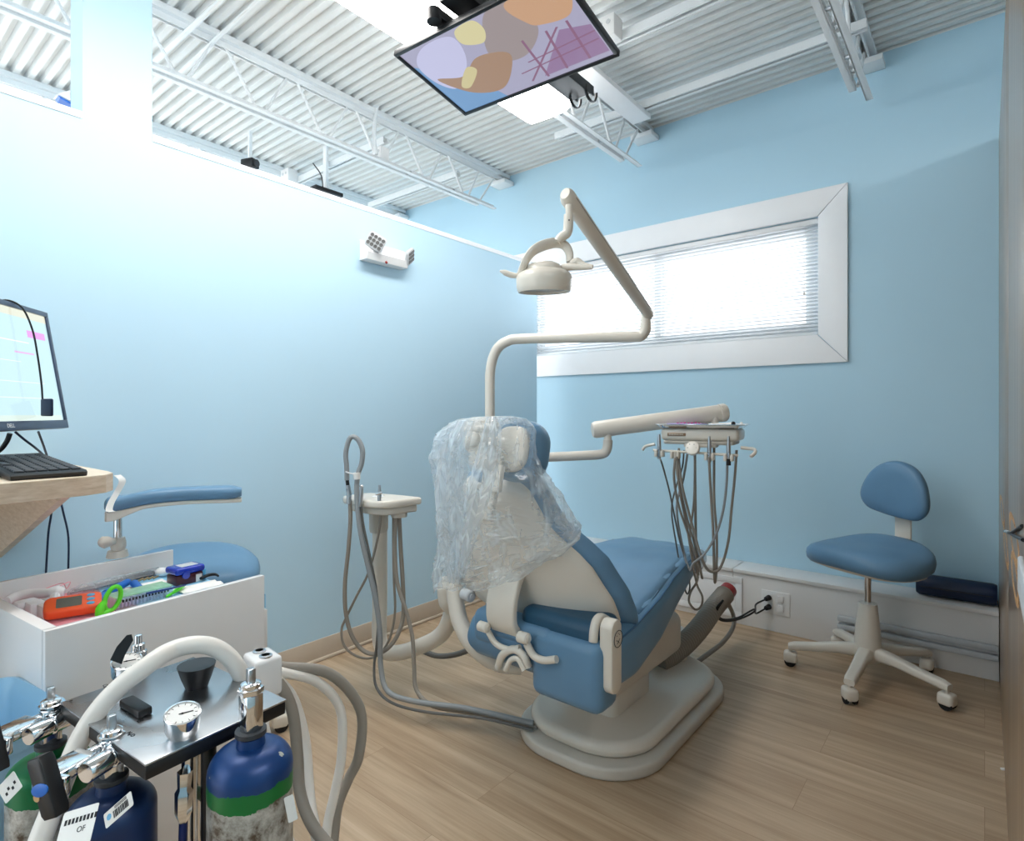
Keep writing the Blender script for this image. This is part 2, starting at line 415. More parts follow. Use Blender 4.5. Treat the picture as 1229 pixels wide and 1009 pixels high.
# corrugated steel deck, ribs running along X
m = MB(); per = 0.0642; y = -2.2; prof = []
while y < 3.60:
    prof += [(y, CEIL), (y + 0.028, CEIL), (y + 0.035, CEIL + 0.028), (y + 0.057, CEIL + 0.028)]
    y += per
prof = [p for p in prof if p[0] < 3.62]
vs = [(-6.5, p[0], p[1]) for p in prof] + [(2.2, p[0], p[1]) for p in prof] + [(-6.5, p[0], p[1] + 0.06) for p in prof] + [(2.2, p[0], p[1] + 0.06) for p in prof]
n = len(prof)
fs = [(i, i + 1, n + i + 1, n + i) for i in range(n - 1)] + [(2 * n + i, 2 * n + i + 1, 3 * n + i + 1, 3 * n + i) for i in range(n - 1)]
m.add(vs, fs); S('ceiling', m, M['deck'], smooth=False)
# back wall with window opening
WX0, WX1, WZ0, WZ1, WY = -2.735, -0.717, 1.630, 2.286, 3.58
m = MB()
m.box(-6.5, WX0, WY, WY + 0.16, 0, 3.2); m.box(WX1, 2.2, WY, WY + 0.16, 0, 3.2)
m.box(WX0, WX1, WY, WY + 0.16, 0, WZ0); m.box(WX0, WX1, WY, WY + 0.16, WZ1, 3.2)
S('wall_back', m, M['wall'], smooth=False)
# partition on the left: open above, one full-height pier
PX = -2.5; PT = 2.262; PE = 3.36
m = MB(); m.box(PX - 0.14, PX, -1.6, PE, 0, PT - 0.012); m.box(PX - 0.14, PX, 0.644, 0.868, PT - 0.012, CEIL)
S('wall_left', m, M['wall_lit'], smooth=False)
m = MB()
for a, b in ((-1.6, 0.643), (0.869, PE)):
    m.box(PX - 0.147, PX + 0.004, a, b, PT - 0.014, PT + 0.012, 0.002)
S('trim_1', m, M['white_paint'])
# unseen wall added to block daylight from behind; far side wall past the cabinet
S('wall_blocker', MB().box(-1.1, 2.0, -2.3, -2.2, 0, 3.1), M['wall'], smooth=False)
S('wall_right', MB().box(1.9, 2.0, -2.2, 3.58, 0, 3.1), M['wall'], smooth=False)
# tan cove base along the partition
m = MB(); m.box(PX, PX + 0.006, -1.6, PE - 0.02, 0.0, 0.105, 0.002); m.box(PX, PX + 0.018, -1.6, PE - 0.02, 0.0, 0.016, 0.006)
S('baseboard_left', m, M['beige_base'])
# white laminate plinth along the back wall
m = MB(); m.box(PX + 0.0, -1.118, 3.38, 3.579, 0, 0.292, 0.002); m.box(-1.115, 0.05, 3.38, 3.579, 0, 0.292, 0.002)
m.box(PX, -1.118, 3.368, 3.579, 0.292, 0.312, 0.003); m.box(-1.115, 0.05, 3.368, 3.579, 0.292, 0.312, 0.003)
S('trim_2', m, M['plinth'])
# mitred flat window casing
m = MB()
fx0, fx1, fz0, fz1 = WX0 - 0.147, WX1 + 0.147, WZ0 - 0.157, WZ1 + 0.150
g = 0.0015
for q in ([(fx0, fz0), (fx1, fz0), (WX1 , WZ0), (WX0, WZ0)], [(fx0, fz1), (WX0, WZ1), (WX1, WZ1), (fx1, fz1)],
          [(fx0, fz0 + g), (WX0 - g, WZ0 + g), (WX0 - g, WZ1 - g), (fx0, fz1 - g)], [(fx1, fz0 + g), (fx1, fz1 - g), (WX1 + g, WZ1 - g), (WX1 + g, WZ0 + g)]):
    cxx = sum(a[0] for a in q) / 4; czz = sum(a[1] for a in q) / 4
    q = [(a[0] + (0.0012 if a[0] < cxx else -0.0012), a[1]) for a in q]
    X = Matrix(((1, 0, 0, 0), (0, 0, -1, 3.5795), (0, 1, 0, 0), (0, 0, 0, 1)))
    m.prism(q, 0.0, 0.022, 0.0025, 2, X=X)
S('trim_3', m, M['white_paint'])
# vinyl slider window in the opening
w = MB()
Yf = WY + 0.07
for (a, b, c, d) in ((WX0, WX1, WZ0, WZ0 + 0.035), (WX0, WX1, WZ1 - 0.035, WZ1), (WX0, WX0 + 0.035, WZ0 + .035, WZ1 - .035), (WX1 - 0.035, WX1, WZ0 + .035, WZ1 - .035)):
    w.box(a, b, Yf, Yf + 0.07, c, d, 0.003)
win = w.build('window_1', M['white_pl'], kind='structure', org=(0, 0, 0))
mid = -1.70
for k, (a, b, yy) in enumerate(((WX0 + 0.035, mid + 0.03, Yf + 0.03), (mid - 0.03, WX1 - 0.035, Yf + 0.004))):
    s_ = MB(); z0, z1 = WZ0 + 0.035, WZ1 - 0.035; t_ = 0.045
    for (p, q, c, d) in ((a, b, z0, z0 + t_), (a, b, z1 - t_, z1), (a, a + t_, z0 + t_, z1 - t_), (b - t_, b, z0 + t_, z1 - t_)):
        s_.box(p, q, yy, yy + 0.022, c, d, 0.002)
    so = s_.build('window_sash', M['white_pl'], win)
    MB().box(a + t_, b - t_, yy + 0.008, yy + 0.012, z0 + t_, z1 - t_).build('window_pane', M['glass'], so, smooth=False)

# ================================================================== CEILING STEEL
def joist(x, y0=-2.1, y1=3.40, label=None):
    r = thing('roof_joist', (x, 0.6, 2.755), label, 'joist', 'white steel roof joists')
    zt, zb = 3.05, 2.77
    t = MB()
    for s_ in (-1, 1):
        t.box(x + s_ * 0.012 - (0.028 if s_ < 0 else 0), x + s_ * 0.012 + (0.028 if s_ > 0 else 0), y0, 3.57, zt, zt + 0.03, 0.001) 
        t.box(x + s_ * 0.010, x + s_ * 0.015, y0, 3.57, zt - 0.03, zt + 0.004)
    t.build('top_chord', M['steel_white'], r)
    b = MB()
    for s_ in (-1, 1):
        e = y1 if s_ > 0 else y1 - 0.14
        b.box(min(x + s_ * 0.013, x + s_ * 0.042), max(x + s_ * 0.013, x + s_ * 0.042), y0, e, zb, zb + 0.005)
        b.box(x + s_ * 0.013 - 0.002, x + s_ * 0.013 + 0.003, y0, e, zb, zb + 0.032)
    b.build('bottom_chord', M['steel_white'], r)
    yy = 1.355 - 0.39 * 8
    while yy < 3.2:
        MB().cyl((x, yy, zt - .005), (x, yy + 0.165, zb + .02), 0.0085, seg=8).build('web_bar', M['steel_white'], r)
        if yy < 3.0: MB().cyl((x, yy + 0.21, zb + .02), (x, yy + 0.345, zt - .005), 0.0085, seg=8).build('web_bar', M['steel_white'], r)
        yy += 0.39
    MB().cyl((x, 3.24, zb + 0.01), (x, 3.44, zt), 0.008, seg=8).build('web_bar', M['steel_white'], r)
    sh = MB(); sh.box(x - 0.075, x + 0.075, 3.46, 3.575, zt - 0.06, zt - 0.03, 0.003); sh.build('bearing_seat', M['steel_white'], r)
    # small spacer bolts joining the two angles
    for yb in (2.55, 2.95):
        MB().cyl((x - 0.03, yb, zb + 0.012), (x + 0.03, yb, zb + 0.012), 0.009, seg=8).build('spacer_bolt', M['steel'], r)
    return r
joist(-4.21, label='white open-web roof joist seen low above the partition, farthest from the window trim')
joist(-2.96, label='white open-web roof joist with zigzag bars, crossing above the left partition')
joist(-1.735, label='white roof joist running above the lit fixture and television')
joist(-0.475, label='white roof joist ending above the right side of the window')

def strut(x0, x1, yc, zc, label, both=False):
    r = MB()
    a = 0.021
    pts = [(-a, a), (a, a), (a, -a), (a - 0.011, -a), (a - 0.011, -a + 0.004), (a - 0.003, -a + 0.004), (a - 0.003, a - 0.003), (-a + 0.003, a - 0.003), (-a + 0.003, -a + 0.004), (-a + 0.011, -a + 0.004), (-a + 0.011, -a), (-a, -a)]
    r.rings([[(x, yc + p[0], zc + p[1]) for p in pts] for x in (x0, x1)])
    return r.build('strut_channel', M['steel_white'], label=label, cat='channel', smooth=False, group='slotted channels across the joists')
strut(-2.12, -0.412, 3.055, 2.955, 'white slotted steel channel hung nearest the back wall, ends past right joist')
strut(-1.385, 1.4, 2.44, 2.955, 'white slotted steel channel beside the television, crossing toward the cabinet')
strut(-4.12, -3.0, 2.40, 2.955, 'white slotted steel channel above the partition with a white box at its end')
strut(-4.05, -3.0, 3.07, 2.955, 'white slotted steel channel above the partition close to the back wall')
# conduit pieces that cross the deck
m = MB(); m.tube([(-3.6, 1.15, 2.99), (-2.0, 1.17, 2.99), (0.6, 1.18, 2.99)], 0.012, 8, 0)
m.build('conduit', M['steel_white'], label='thin white conduit crossing under the deck near the left pier', cat='conduit')
m = MB(); m.tube([(-3.9, 1.30, 3.02), (-1.9, 1.28, 3.02)], 0.010, 8, 0)
m.build('conduit', M['steel_white'], label='second thin white conduit parallel to the first, slightly nearer the window', cat='conduit')
m = MB(); m.tube([V(452, 185, 3.62), V(449, 165, 3.62), V(452, 130, 3.60), V(462, 112, 3.55), V(482, 98, 3.45), V(500, 92, 3.4)], 0.012, 8, 6)
m.build('cable', M['steel_white'], label='white cable curling down beside the joist above the partition', cat='cable')
# junction boxes
def jbox(c, s, label, rz=0):
    r = thing('junction_box', (c[0], c[1], c[2] - s), label, 'junction box')
    X = TR(c, rz)
    MB(X).box(-s, s, -s * .8, s * .8, -s, s, 0.004).build('box_body', M['white_pl'], r)
    b = MB(X)
    for q in (-.4, .4): b.cyl((q * s, -s * .8 - 0.002, 0.3 * s), (q * s, -s * .8 + 0.002, .3 * s), s * .22, seg=12)
    b.cyl((0, 0, -s - 0.002), (0, 0, -s + 0.002), s * .35, seg=14)
    b.build('knockout', M['grey_pl'], r)
    return r
jbox((-1.355, 2.379, 2.972), 0.05, 'white metal junction box on the channel beside the television')
jbox((-4.06, 2.339, 2.97), 0.05, 'white metal junction box above the partition at the channel end')
jbox((-2.985, 2.35, 2.841), 0.04, 'white metal junction box fixed to the joist above the partition')
# little black devices above the partition
p = V(300, 197, 3.9)
r = thing('camera_unit', p - Vector((0, 0, .035)), 'small black camera peeking over the top of the partition', 'camera')
MB(TR(p, R(20))).box(-0.05, 0.05, -0.035, 0.035, -0.03, 0.03, 0.01).build('housing', M['black'], r)
MB(TR(p, R(20))).cyl((0.05, 0, 0), (0.062, 0, 0), 0.022).build('lens', M['dark'], r)
MB().box(p.x - .01, p.x + .01, p.y - .01, p.y + .01, p.z + .03, CEIL).build('bracket', M['steel_white'], r)
p = V(391, 231, 4.1)
r = thing('network_box', p, 'flat black box with a cable, just above the partition edge', 'network box')
MB(TR(p, R(90))).box(-0.11, 0.11, -0.05, 0.05, -0.012, 0.014, 0.004).build('housing', M['black'], r)
MB().tube([p + Vector((0, -.02, .012)), p + Vector((0.02, -.05, .10)), p + Vector((.03, -.12, .16))], 0.004, 6).build('cable', M['black'], r)
MB().box(p.x - .02, p.x + .02, p.y - .01, p.y + .01, p.z + .012, CEIL).build('bracket', M['steel_white'], r)
# wedge shaped speaker on the pier
r = thing('wall_speaker', (-2.67, 0.68, 2.275), 'white wedge-shaped wall unit with a blue underside in the left opening', 'speaker')
X = Matrix(((0, 0, 1, -2.70), (1, 0, 0, 0.0), (0, 1, 0, 0), (0, 0, 0, 1)))
MB(X).prism([(0.605, 2.372), (0.68, 2.352), (0.68, 2.432)], 0, 0.055, 0.003).build('housing', M['white_pl'], r)
MB(X).prism([(0.615, 2.360), (0.678, 2.343), (0.678, 2.351), (0.610, 2.369)], 0.004, 0.050, 0.0).build('underside', M['blue_pl'], r)
MB().box(-2.705, -2.641, 0.681, 0.694, 2.275, 2.475, 0.003).build('mounting_plate', M['white_paint'], r)

# ================================================================== CEILING LIGHTS
def fixture(x, y1, label, vis=True):
    r = thing('ceiling_light', (x, y1 - 1.22, 2.68), label, 'ceiling light', 'long ceiling light fixtures')
    w = 0.145
    MB().box(x - w * .8, x + w * .8, y1 - 2.44, y1 - .02, 2.735, 2.765, 0.004).build('housing', M['steel_white'], r)
    d = MB()
    sec = [(-w, 2.735), (-w * .93, 2.70), (-w * .72, 2.682), (0, 2.678), (w * .72, 2.682), (w * .93, 2.70), (w, 2.735)]
    d.rings([[(x + a, yy, b) for a, b in sec] for yy in (y1 - 2.46, y1)])
    d.build('diffuser', M['lamp'], r)
    return r
fixture(-1.70, 2.385, 'lit long white ceiling fixture behind the television')
fixture(1.02, 2.30, 'lit long ceiling fixture in the bay beyond the wooden cabinet')
fixture(-4.75, 2.30, 'lit long ceiling fixture in the next room past the partition')

# ================================================================== WALL THINGS
# emergency light
r = thing('emergency_light', (PX, 1.96, 1.98), 'white twin-head emergency light on the left partition', 'emergency light')
X = Matrix(((0, 0, 1, PX), (1, 0, 0, 0), (0, 1, 0, 0), (0, 0, 0, 1)))   # (y,z) -> plane X
b = MB()
ys0, ys1 = 1.83, 2.10
b.rings([[(PX + .001, y, 1.985), (PX + .001, y, 2.09), (PX + .035, y, 2.08), (PX + .075, y, 2.02), (PX + .06, y, 1.985)] for y in (ys0, ys1)])
b.build('housing', M['white_pl'], r, ang=20)
MB().cyl((PX + .064, 1.95, 1.99), (PX + .07, 1.95, 1.983), 0.006, seg=10).build('indicator', M['red'], r)
for yy, dx, dz, nrm_, xd in ((1.865, 0.088, 2.072, (.72, -.62, -.10), (.60, .62, -.52)), (2.118, 0.070, 2.050, (.80, .52, -.20), (-.45, .62, .50))):
    nz_ = Vector(nrm_).normalized(); xx_ = Vector(xd); xx_ = (xx_ - nz_ * xx_.dot(nz_)).normalized(); yy_ = nz_.cross(xx_)
    Xh = frame((PX + dx, yy, dz), xx_, yy_, nz_)
    hd = MB(Xh).prism(rrect(.094, .080, .016), -.020, 0, .005, 2).build('lamp_head', M['grey_pl'], r)
    MB().cyl(Vector((PX + dx, yy, dz)) - nz_ * .019, Vector((PX + .03, yy + (.02 if yy < 2 else -.03), 2.05)), .014).build('head_pivot', M['white_pl'], hd)
    g_ = MB(Xh)
    for i in range(4):
        for j in range(3):
            g_.lathe([(0.0085, 0.0), (0.0095, 0.003), (0.006, 0.0035), (0.003, 0.001)], ((i - 1.5) * .021, (j - 1.0) * .022, .0005), (0, 0, 1), 12)
    g_.build('led_cluster', M['hose_dark'], hd)
# socket plate with plugs, on the plinth
def plateY(x0, x1, z0, z1, y=3.38, th=0.007): return MB().box(x0, x1, y - th, y, z0, z1, 0.002)
a = at(914, 738, Y=3.38); b_ = at(948, 707, Y=3.38)
sx0, sx1, sz0, sz1 = a.x, b_.x, 0.098, 0.222
r = thing('socket_plate', ((sx0 + sx1) / 2, 3.38, sz0), 'white double socket and switch plate low on the plinth, black plugs in it', 'socket')
plateY(sx0, sx1, sz0, sz1).build('face_plate', M['white_pl'], r)
w_ = sx1 - sx0
for zz in (0.135, 0.185):
    MB().box(sx0 + w_ * .58, sx0 + w_ * .80, 3.366, 3.374, zz - .018, zz + .018, 0.003).build('rocker_switch', M['white_gloss'], r)
    MB().lathe([(0.012, 0), (0.013, 0.002), (.004, .003)], (sx0 + w_ * .3, 3.373, zz), (0, -1, 0), 14).build('socket_hole', M['grey_pl'], r)
for i, zz in enumerate((0.135, 0.185)):
    px_ = sx0 + w_ * .3
    e = V(866, 738, 3.0)
    pr = thing('power_cord', (px_, 3.36, zz - .02), ('lower' if i == 0 else 'upper') + ' black plug and cord in the low white socket plate', 'power cord', None)
    MB().cyl((px_, 3.368, zz), (px_ - .01, 3.335, zz - .003), 0.0155, 0.012, bev=.002).build('plug', M['black'], pr)
    pts = [(px_ - .01, 3.335, zz - .003), (px_ - .05, 3.30, zz - .03), V(905, 731 + 3 * i, 3.06), V(886, 741 + i * 2, 3.0), V(868, 743 + 2 * i, 2.9), V(860, 736 + 3 * i, 2.84), V(861, 728 + 3 * i, 2.80), V(868, 720, 2.8)]
    MB().tube(pts, 0.0048, 8).build('cord', M['black'], pr)
# white hatch behind the hoses
hx0, hx1 = at(780, 720, Y=3.38).x, at(891, 720, Y=3.38).x
r = thing('access_hatch', ((hx0 + hx1) / 2, 3.38, 0.03), 'square white framed access hatch on the plinth behind the hoses', 'hatch')
hz0, hz1 = 0.035, 0.262
f_ = MB(); t_ = 0.035
for q in ((hx0, hx1, hz0, hz0 + t_), (hx0, hx1, hz1 - t_, hz1), (hx0, hx0 + t_, hz0 + t_, hz1 - t_), (hx1 - t_, hx1, hz0 + t_, hz1 - t_)):
    f_.box(q[0], q[1], 3.370, 3.379, q[2], q[3], 0.002)
f_.build('hatch_frame', M['white_paint'], r)
MB().box(hx0 + t_ + .002, hx1 - t_ - .002, 3.374, 3.3795, hz0 + t_ + .002, hz1 - t_ - .002, 0.001).build('hatch_door', M['white_paint'], r)
a = at(790, 712, Y=3.38); b_ = at(806, 686, Y=3.38)
r = plateY(a.x, b_.x, 0.12, 0.24).build('cover_plate', M['white_pl'], label='small blank white cover plate on the plinth, just past the chair foot end', cat='cover plate')
# twin conduits along the plinth behind the stool
a = at(1005, 745, Y=3.36)
for i, (zz, rr) in enumerate(((0.150, .014), (0.108, .014))):
    MB().box(a.x, 0.05, 3.352, 3.379, zz - rr, zz + rr, 0.006).build('raceway', M['grey_pl'], label=('upper' if i == 0 else 'lower') + ' grey cable raceway along the plinth behind the rolling stool', cat='raceway')
# navy bolster on the plinth
q0 = at(1100, 700, Y=3.47)
m = MB(); m.tube([(q0.x, 3.47, 0.312 + .052), (q0.x + .012, 3.47, .364), (0.03, 3.47, .364), (0.045, 3.47, .364)], [0.042, 0.05, .05, .045], 20, 0, up=(0, 0, 1))
r = m.build('bolster', M['navy'], label='navy blue vinyl bolster lying on the white plinth beside the wooden cabinet', cat='bolster')
MB().tube([(q0.x + .02, 3.47 - .0508, .364), (0.03, 3.47 - .0508, .364)], 0.0022, 6, 0).build('seam', M['black'], r)

# blinds
r = thing('window_blind', (-1.7, 3.605, WZ0), 'white horizontal slatted blind filling the high window', 'blind')
yb = 3.607
MB().box(WX0 + .004, WX1 - .004, yb - .019, yb + .019, WZ1 - .032, WZ1 - .002, 0.002).build('head_rail', M['white_pl'], r)
MB().box(WX0 + .006, WX1 - .006, yb - .012, yb + .012, WZ0 + .004, WZ0 + .016, 0.003).build('bottom_rail', M['white_pl'], r)
sl = MB(); zz = WZ0 + .03; ang = R(17)
while zz < WZ1 - .04:
    c, s_ = math.cos(ang) * .0125, math.sin(ang) * .0125
    sec = [(-c, s_), (-c * .3, s_ * .3 + .0022), (c * .4, -s_ * .4 + .002), (c, -s_), (c * .4, -s_ * .4 + .0013), (-c * .3, s_ * .3 + .0015)]
    sl.rings([[(x, yb - d[0], zz - d[1]) for d in sec] for x in (WX0 + .006, WX1 - .006)])
    zz += 0.0205
M['slat'] = mat('white blind slat', (244, 246, 248), 0.35, var=0.0)
_nt = M['slat'].node_tree; _b = _nt.nodes['Principled BSDF']
_tl = _nt.nodes.new('ShaderNodeBsdfTranslucent'); _tl.inputs['Color'].default_value = (.72, .88, 1, 1)
_mx = _nt.nodes.new('ShaderNodeMixShader'); _mx.inputs['Fac'].default_value = 0.07
_nt.links.new(_b.outputs[0], _mx.inputs[1]); _nt.links.new(_tl.outputs[0], _mx.inputs[2]); _nt.links.new(_mx.outputs[0], _nt.nodes['Material Output'].inputs['Surface'])
sl.build('slats', M['slat'], r)
for xx in (-2.45, -1.98, -1.42, -0.93):
    MB().cyl((xx, yb - .0145, WZ0 + .01), (xx, yb - .0145, WZ1 - .03), 0.0012, seg=6).build('ladder_cord', M['white_pl'], r)
cx_ = -0.79
pc = MB().cyl((cx_, yb - .022, WZ1 - .03), (cx_ , yb - .022, 1.88), 0.0012, seg=6).build('pull_cord', M['white_pl'], r)
MB().lathe([(0.002, .02), (.008, .004), (.008, 0), (.001, -.001)], (cx_, yb - .022, 1.862), (0, 0, 1), 10).build('tassel', M['cream_dark'], pc)

# ================================================================== TALL CABINET (right)
cbX0, cbX1, cbY0, cbY1, cbZ = 0.052, 0.66, 1.0, 3.579, 2.50
r = thing('tall_cabinet', (0.35, 2.3, 0), 'tall grain-streaked wooden cabinet reaching past door height at right', 'cabinet')
MB().box(cbX0 + .004, cbX1, cbY0, cbY1, 0.0, cbZ, 0.002).build('carcass', M['cab_wood'], r)
MB().box(cbX0, cbX0 + .004, cbY0, 2.145, 0.0, cbZ, 0.001).build('side_panel', M['cab_wood'], r)
MB().box(cbX0, cbX0 + .004, 2.150, cbY1, 0.0, cbZ, 0.001).build('side_panel', M['cab_wood'], r)
M['cut'] = streaky('raw ply edge', [(0.35, (120, 74, 40)), (0.5, (196, 146, 92)), (0.65, (214, 170, 116))], (6, 90, 90), 0.6)
for (px0, py0, px1, py1) in ((1199.6, 601, 1205.7, 620.5), (1204.3, 644, 1210.6, 672), (1211.3, 628.5, 1224.5, 668), (1213.5, 674, 1223, 715)):
    A_ = at(px0, py0, X=cbX0); B_ = at(px1, py1, X=cbX0)
    yy0, yy1 = max(min(A_.y, B_.y), 1.2), min(max(A_.y, B_.y), 3.3)
    zc = (A_.z + B_.z) / 2
    MB().lathe([(0.5, 0.0), (0.5, 0.0012), (0.42, 0.0016), (0.30, 0.0004)], (cbX0 + .0008, (yy0 + yy1) / 2, zc), (-1, 0, 0), 24, sx=0.085, sy=(yy1 - yy0)).build('pull_recess', M['cut'], r)
# pale rounded tray edge and black wire frame at the cabinet
q = at(1226, 690, X=0.02)
r = thing('side_tray', (0.06, 1.08, 0.90), 'pale grey rounded tray edge projecting at the right frame edge', 'tray')
MB().box(0.042, 0.0515, 1.0, 1.27, 0.905, 0.965, 0.0045, 4).build('tray_body', M['grey_pl'], r)
r = thing('wire_hook', at(1209, 638, X=0.045), 'thin black forked wire hook sticking out from the wooden cabinet', 'hook')
a = V(1208, 638, 1.50); b_ = V(1228, 648, .95); c_ = V(1227, 631, 1.0)
MB().tube([a, V(1214, 641, 1.28), b_], 0.0032, 8).build('wire', M['black'], r)
MB().tube([V(1213, 640, 1.30), c_], 0.0032, 8, 0).build('wire', M['black'], r)
MB().cyl(V(1206.5, 637.5, 1.515), V(1211, 639, 1.40), 0.0045, seg=10, bev=.001).build('metal_tip', M['steel'], r)
# scrap of paper on the floor
q = at(1206, 924, Z=0.0)
MB(TR(q, R(30))).box(-.012, .012, -.005, .005, 0, .006, .002).build('paper_scrap', M['paper'], label='tiny white paper scrap on the floor beside the cabinet', cat='paper')

# ================================================================== TELEVISION
TVc = Vector((-1.325, 1.583, 2.465)); Wt, Ht = 0.71, 0.71 * 0.5625
XT = Matrix.Translation(TVc) @ Matrix.Rotation(0.039, 4, 'Z') @ Matrix.Rotation(0.015, 4, 'Y') @ Matrix.Rotation(2.992, 4, 'X')
# local: x picture right, y picture up, z toward the viewer
r = thing('television', TVc, 'flat black-framed television hung face down from the ceiling steel', 'television')
m = MB(XT); bz = 0.014
for q in ((-Wt / 2, Wt / 2, -Ht / 2, -Ht / 2 + bz), (-Wt / 2, Wt / 2, Ht / 2 - bz, Ht / 2), (-Wt / 2, -Wt / 2 + bz, -Ht / 2 + bz, Ht / 2 - bz), (Wt / 2 - bz, Wt / 2, -Ht / 2 + bz, Ht / 2 - bz)):
    m.box(q[0], q[1], q[2], q[3], -0.022, 0.0, 0.002)
m.build('frame', M['black'], r)
MB(XT).box(-Wt / 2 + .004, Wt / 2 - .004, -Ht / 2 + .004, Ht / 2 - .004, -0.026, -0.008, 0.002).build('back_shell', M['black'], r)
def scr(pts, rgb, z, name='picture_shape', par=None, e=0.34):
    mm = MB(XT); mm.add([((x - .5) * (Wt - 2 * bz), (y - .5) * (Ht - 2 * bz), z) for x, y in pts], [tuple(range(len(pts)))])
    key = 'scr%d_%d_%d' % tuple(rgb)
    if key not in M: M[key] = screen_mat('screen colour', rgb, e)
    return mm.build(name, M[key], par or r, smooth=False)
scn = scr([(0, 0), (1, 0), (1, 1), (0, 1)], (170, 168, 192), -0.006, 'screen')
def curve(pts, n=8): return [(p.x, p.y) for p in catmull([(a, b, 0) for a, b in pts], n, True)]
def blob(pts, rgb, lay): return scr(curve(pts), rgb, -0.006 + 0.0003 * lay, 'picture_shape', scn)
scr([(0, 0), (0.32, 0), (0.22, .5), (0, .8)], (120, 158, 200), -0.0057, par=scn)
blob([(.12, .35), (.30, .62), (.34, .92), (.16, .96), (.03, .80), (.03, .5)], (196, 196, 226), 2)
blob([(.44, .62), (.58, .98), (.74, .96), (.76, .62), (.62, .40), (.48, .42)], (158, 146, 146), 2)
blob([(.05, .55), (.20, .46), (.36, .60), (.52, .52), (.50, .36), (.34, .12), (.16, .22)], (166, 136, 114), 3)
blob([(.70, .98), (.73, .70), (.80, .62), (.93, .60), (.998, .78), (.99, .98)], (200, 160, 128), 3)
blob([(.36, .80), (.46, .72), (.52, .84), (.50, .98), (.38, .96)], (214, 206, 160), 4)
blob([(.14, .36), (.18, .30), (.30, .46), (.26, .54)], (206, 196, 150), 4)
scr([(.60, .06), (.99, .06), (.99, .42), (.84, .50)], (150, 124, 158), -0.0055, par=scn)
for (x0, y0, x1, y1) in ((.52, .06, .84, .54), (.58, .30, .99, .34), (.62, .04, .64, .56), (.74, .05, .78, .55), (.50, .20, .98, .24), (.88, .06, .90, .56)):
    d = Vector((x1 - x0, y1 - y0)).normalized(); nn = Vector((-d.y, d.x)) * .007
    scr([(x0 - nn.x, y0 - nn.y), (x1 - nn.x, y1 - nn.y), (x1 + nn.x, y1 + nn.y), (x0 + nn.x, y0 + nn.y)], (142, 104, 130), -0.0049, par=scn)
# mount
r2 = thing('television_mount', (-1.34, 1.75, 2.50), 'black ceiling bracket with slotted curved plates above the television', 'bracket')
MB().box(-1.40, -1.30, 1.34, 2.13, 2.555, 2.60, 0.003).build('rail', M['black'], r2)
MB().box(-1.38, -1.32, 1.62, 1.70, 2.60, 3.075, 0.003).build('drop_post', M['black'], r2)
MB().box(-1.42, -1.26, 1.50, 1.82, 2.495, 2.556, 0.004).build('back_plate', M['dark'], r2)
for s_ in (-1.385, -1.305):
    o_ = MB(); cxy = Vector((s_, 2.13, 2.575))
    pts = [cxy + Vector((0, math.sin(a) * .045 + .01, -math.cos(a) * .045 )) for a in [R(-100 + 20 * k) for k in range(11)]]
    o_.tube(pts, 0.007, 8, 0, flat=.4); o_.box(s_ - .003, s_ + .003, 2.05, 2.16, 2.56, 2.60, .001)
    o_.build('slotted_plate', M['black'], r2)
for yy in (1.30,):
    o_ = MB(); o_.box(-1.47, -1.42, 1.36, 1.47, 2.53, 2.56, 0.004); o_.cyl((-1.445, 1.36, 2.52), (-1.445, 1.36, 2.56), .025); o_.build('hook_plate', M['black'], r2)
MB().box(-1.62, -1.505, 1.70, 3.13, 2.905, 2.934, 0.003).build('mount_board', M['white_paint'], label='flat white board bolted under the channels beside the television bracket', cat='board')
for xx in (-1.59, -1.535):
    pass
# ================================================================== DENTAL CHAIR
CX = -1.15
ch = thing('dental_chair', (CX, 1.95, 0), 'blue upholstered dental chair with cream shell, tall back toward the viewer', 'dental chair')
# --- seat and leg section: one long blue cushion
def lerp(a, b, t): return a + (b - a) * t
def table(tab, y):
    for i in range(len(tab) - 1):
        if y <= tab[i + 1][0] or i == len(tab) - 2:
            u = (y - tab[i][0]) / (tab[i + 1][0] - tab[i][0]); u = max(0, min(1, u)); u = u * u * (3 - 2 * u) if False else u
            return [lerp(p, q, u) for p, q in zip(tab[i][1:], tab[i + 1][1:])]
def cxo(y): return -.06 * max(0, y - 1.7)
#        y     halfw  ztop  zbot
seat = [(1.50, .270, .485, .35), (1.56, .285, .502, .345), (1.72, .285, .520, .34), (1.95, .275, .545, .375), (2.15, .258, .575, .43), (2.35, .240, .585, .47), (2.50, .220, .580, .49), (2.62, .205, .566, .49), (2.70, .185, .545, .495)]
m = MB(); rg = []
ys = [1.485 + i * (2.715 - 1.485) / 40 for i in range(41)]
for i, y in enumerate(ys):
    hw, zt, zb = table(seat, max(1.5, min(2.7, y)))
    endk = min(1, (y - 1.47) / .05, (2.735 - y) / .06); endk = max(.3, endk) ** .5
    hw *= .9 + .1 * endk; zc = (zt + zb) / 2; hh = (zt - zb) / 2 * endk
    prof = rrect(2 * hw, 2 * hh, min(.045, hh * .9), 5)
    rg.append([(CX + cxo(y) + px_, y, zc + pz_ + (0.008 * (1 - (px_ / hw) ** 2) if pz_ > 0 else 0)) for px_, pz_ in prof])
m.rings(rg)
so = m.build('seat_cushion', M['vinyl'], ch, ang=60)
for sd in (-1, 1):
    pts = []
    for y in [1.60 + i * .06 for i in range(18)]:
        hw, zt, zb = table(seat, y); pts.append((CX + cxo(y) + sd * (hw - .012) , y, zt - .010))
    MB().tube(pts, 0.0035, 6, 3).build('piping', M['seam'], so)
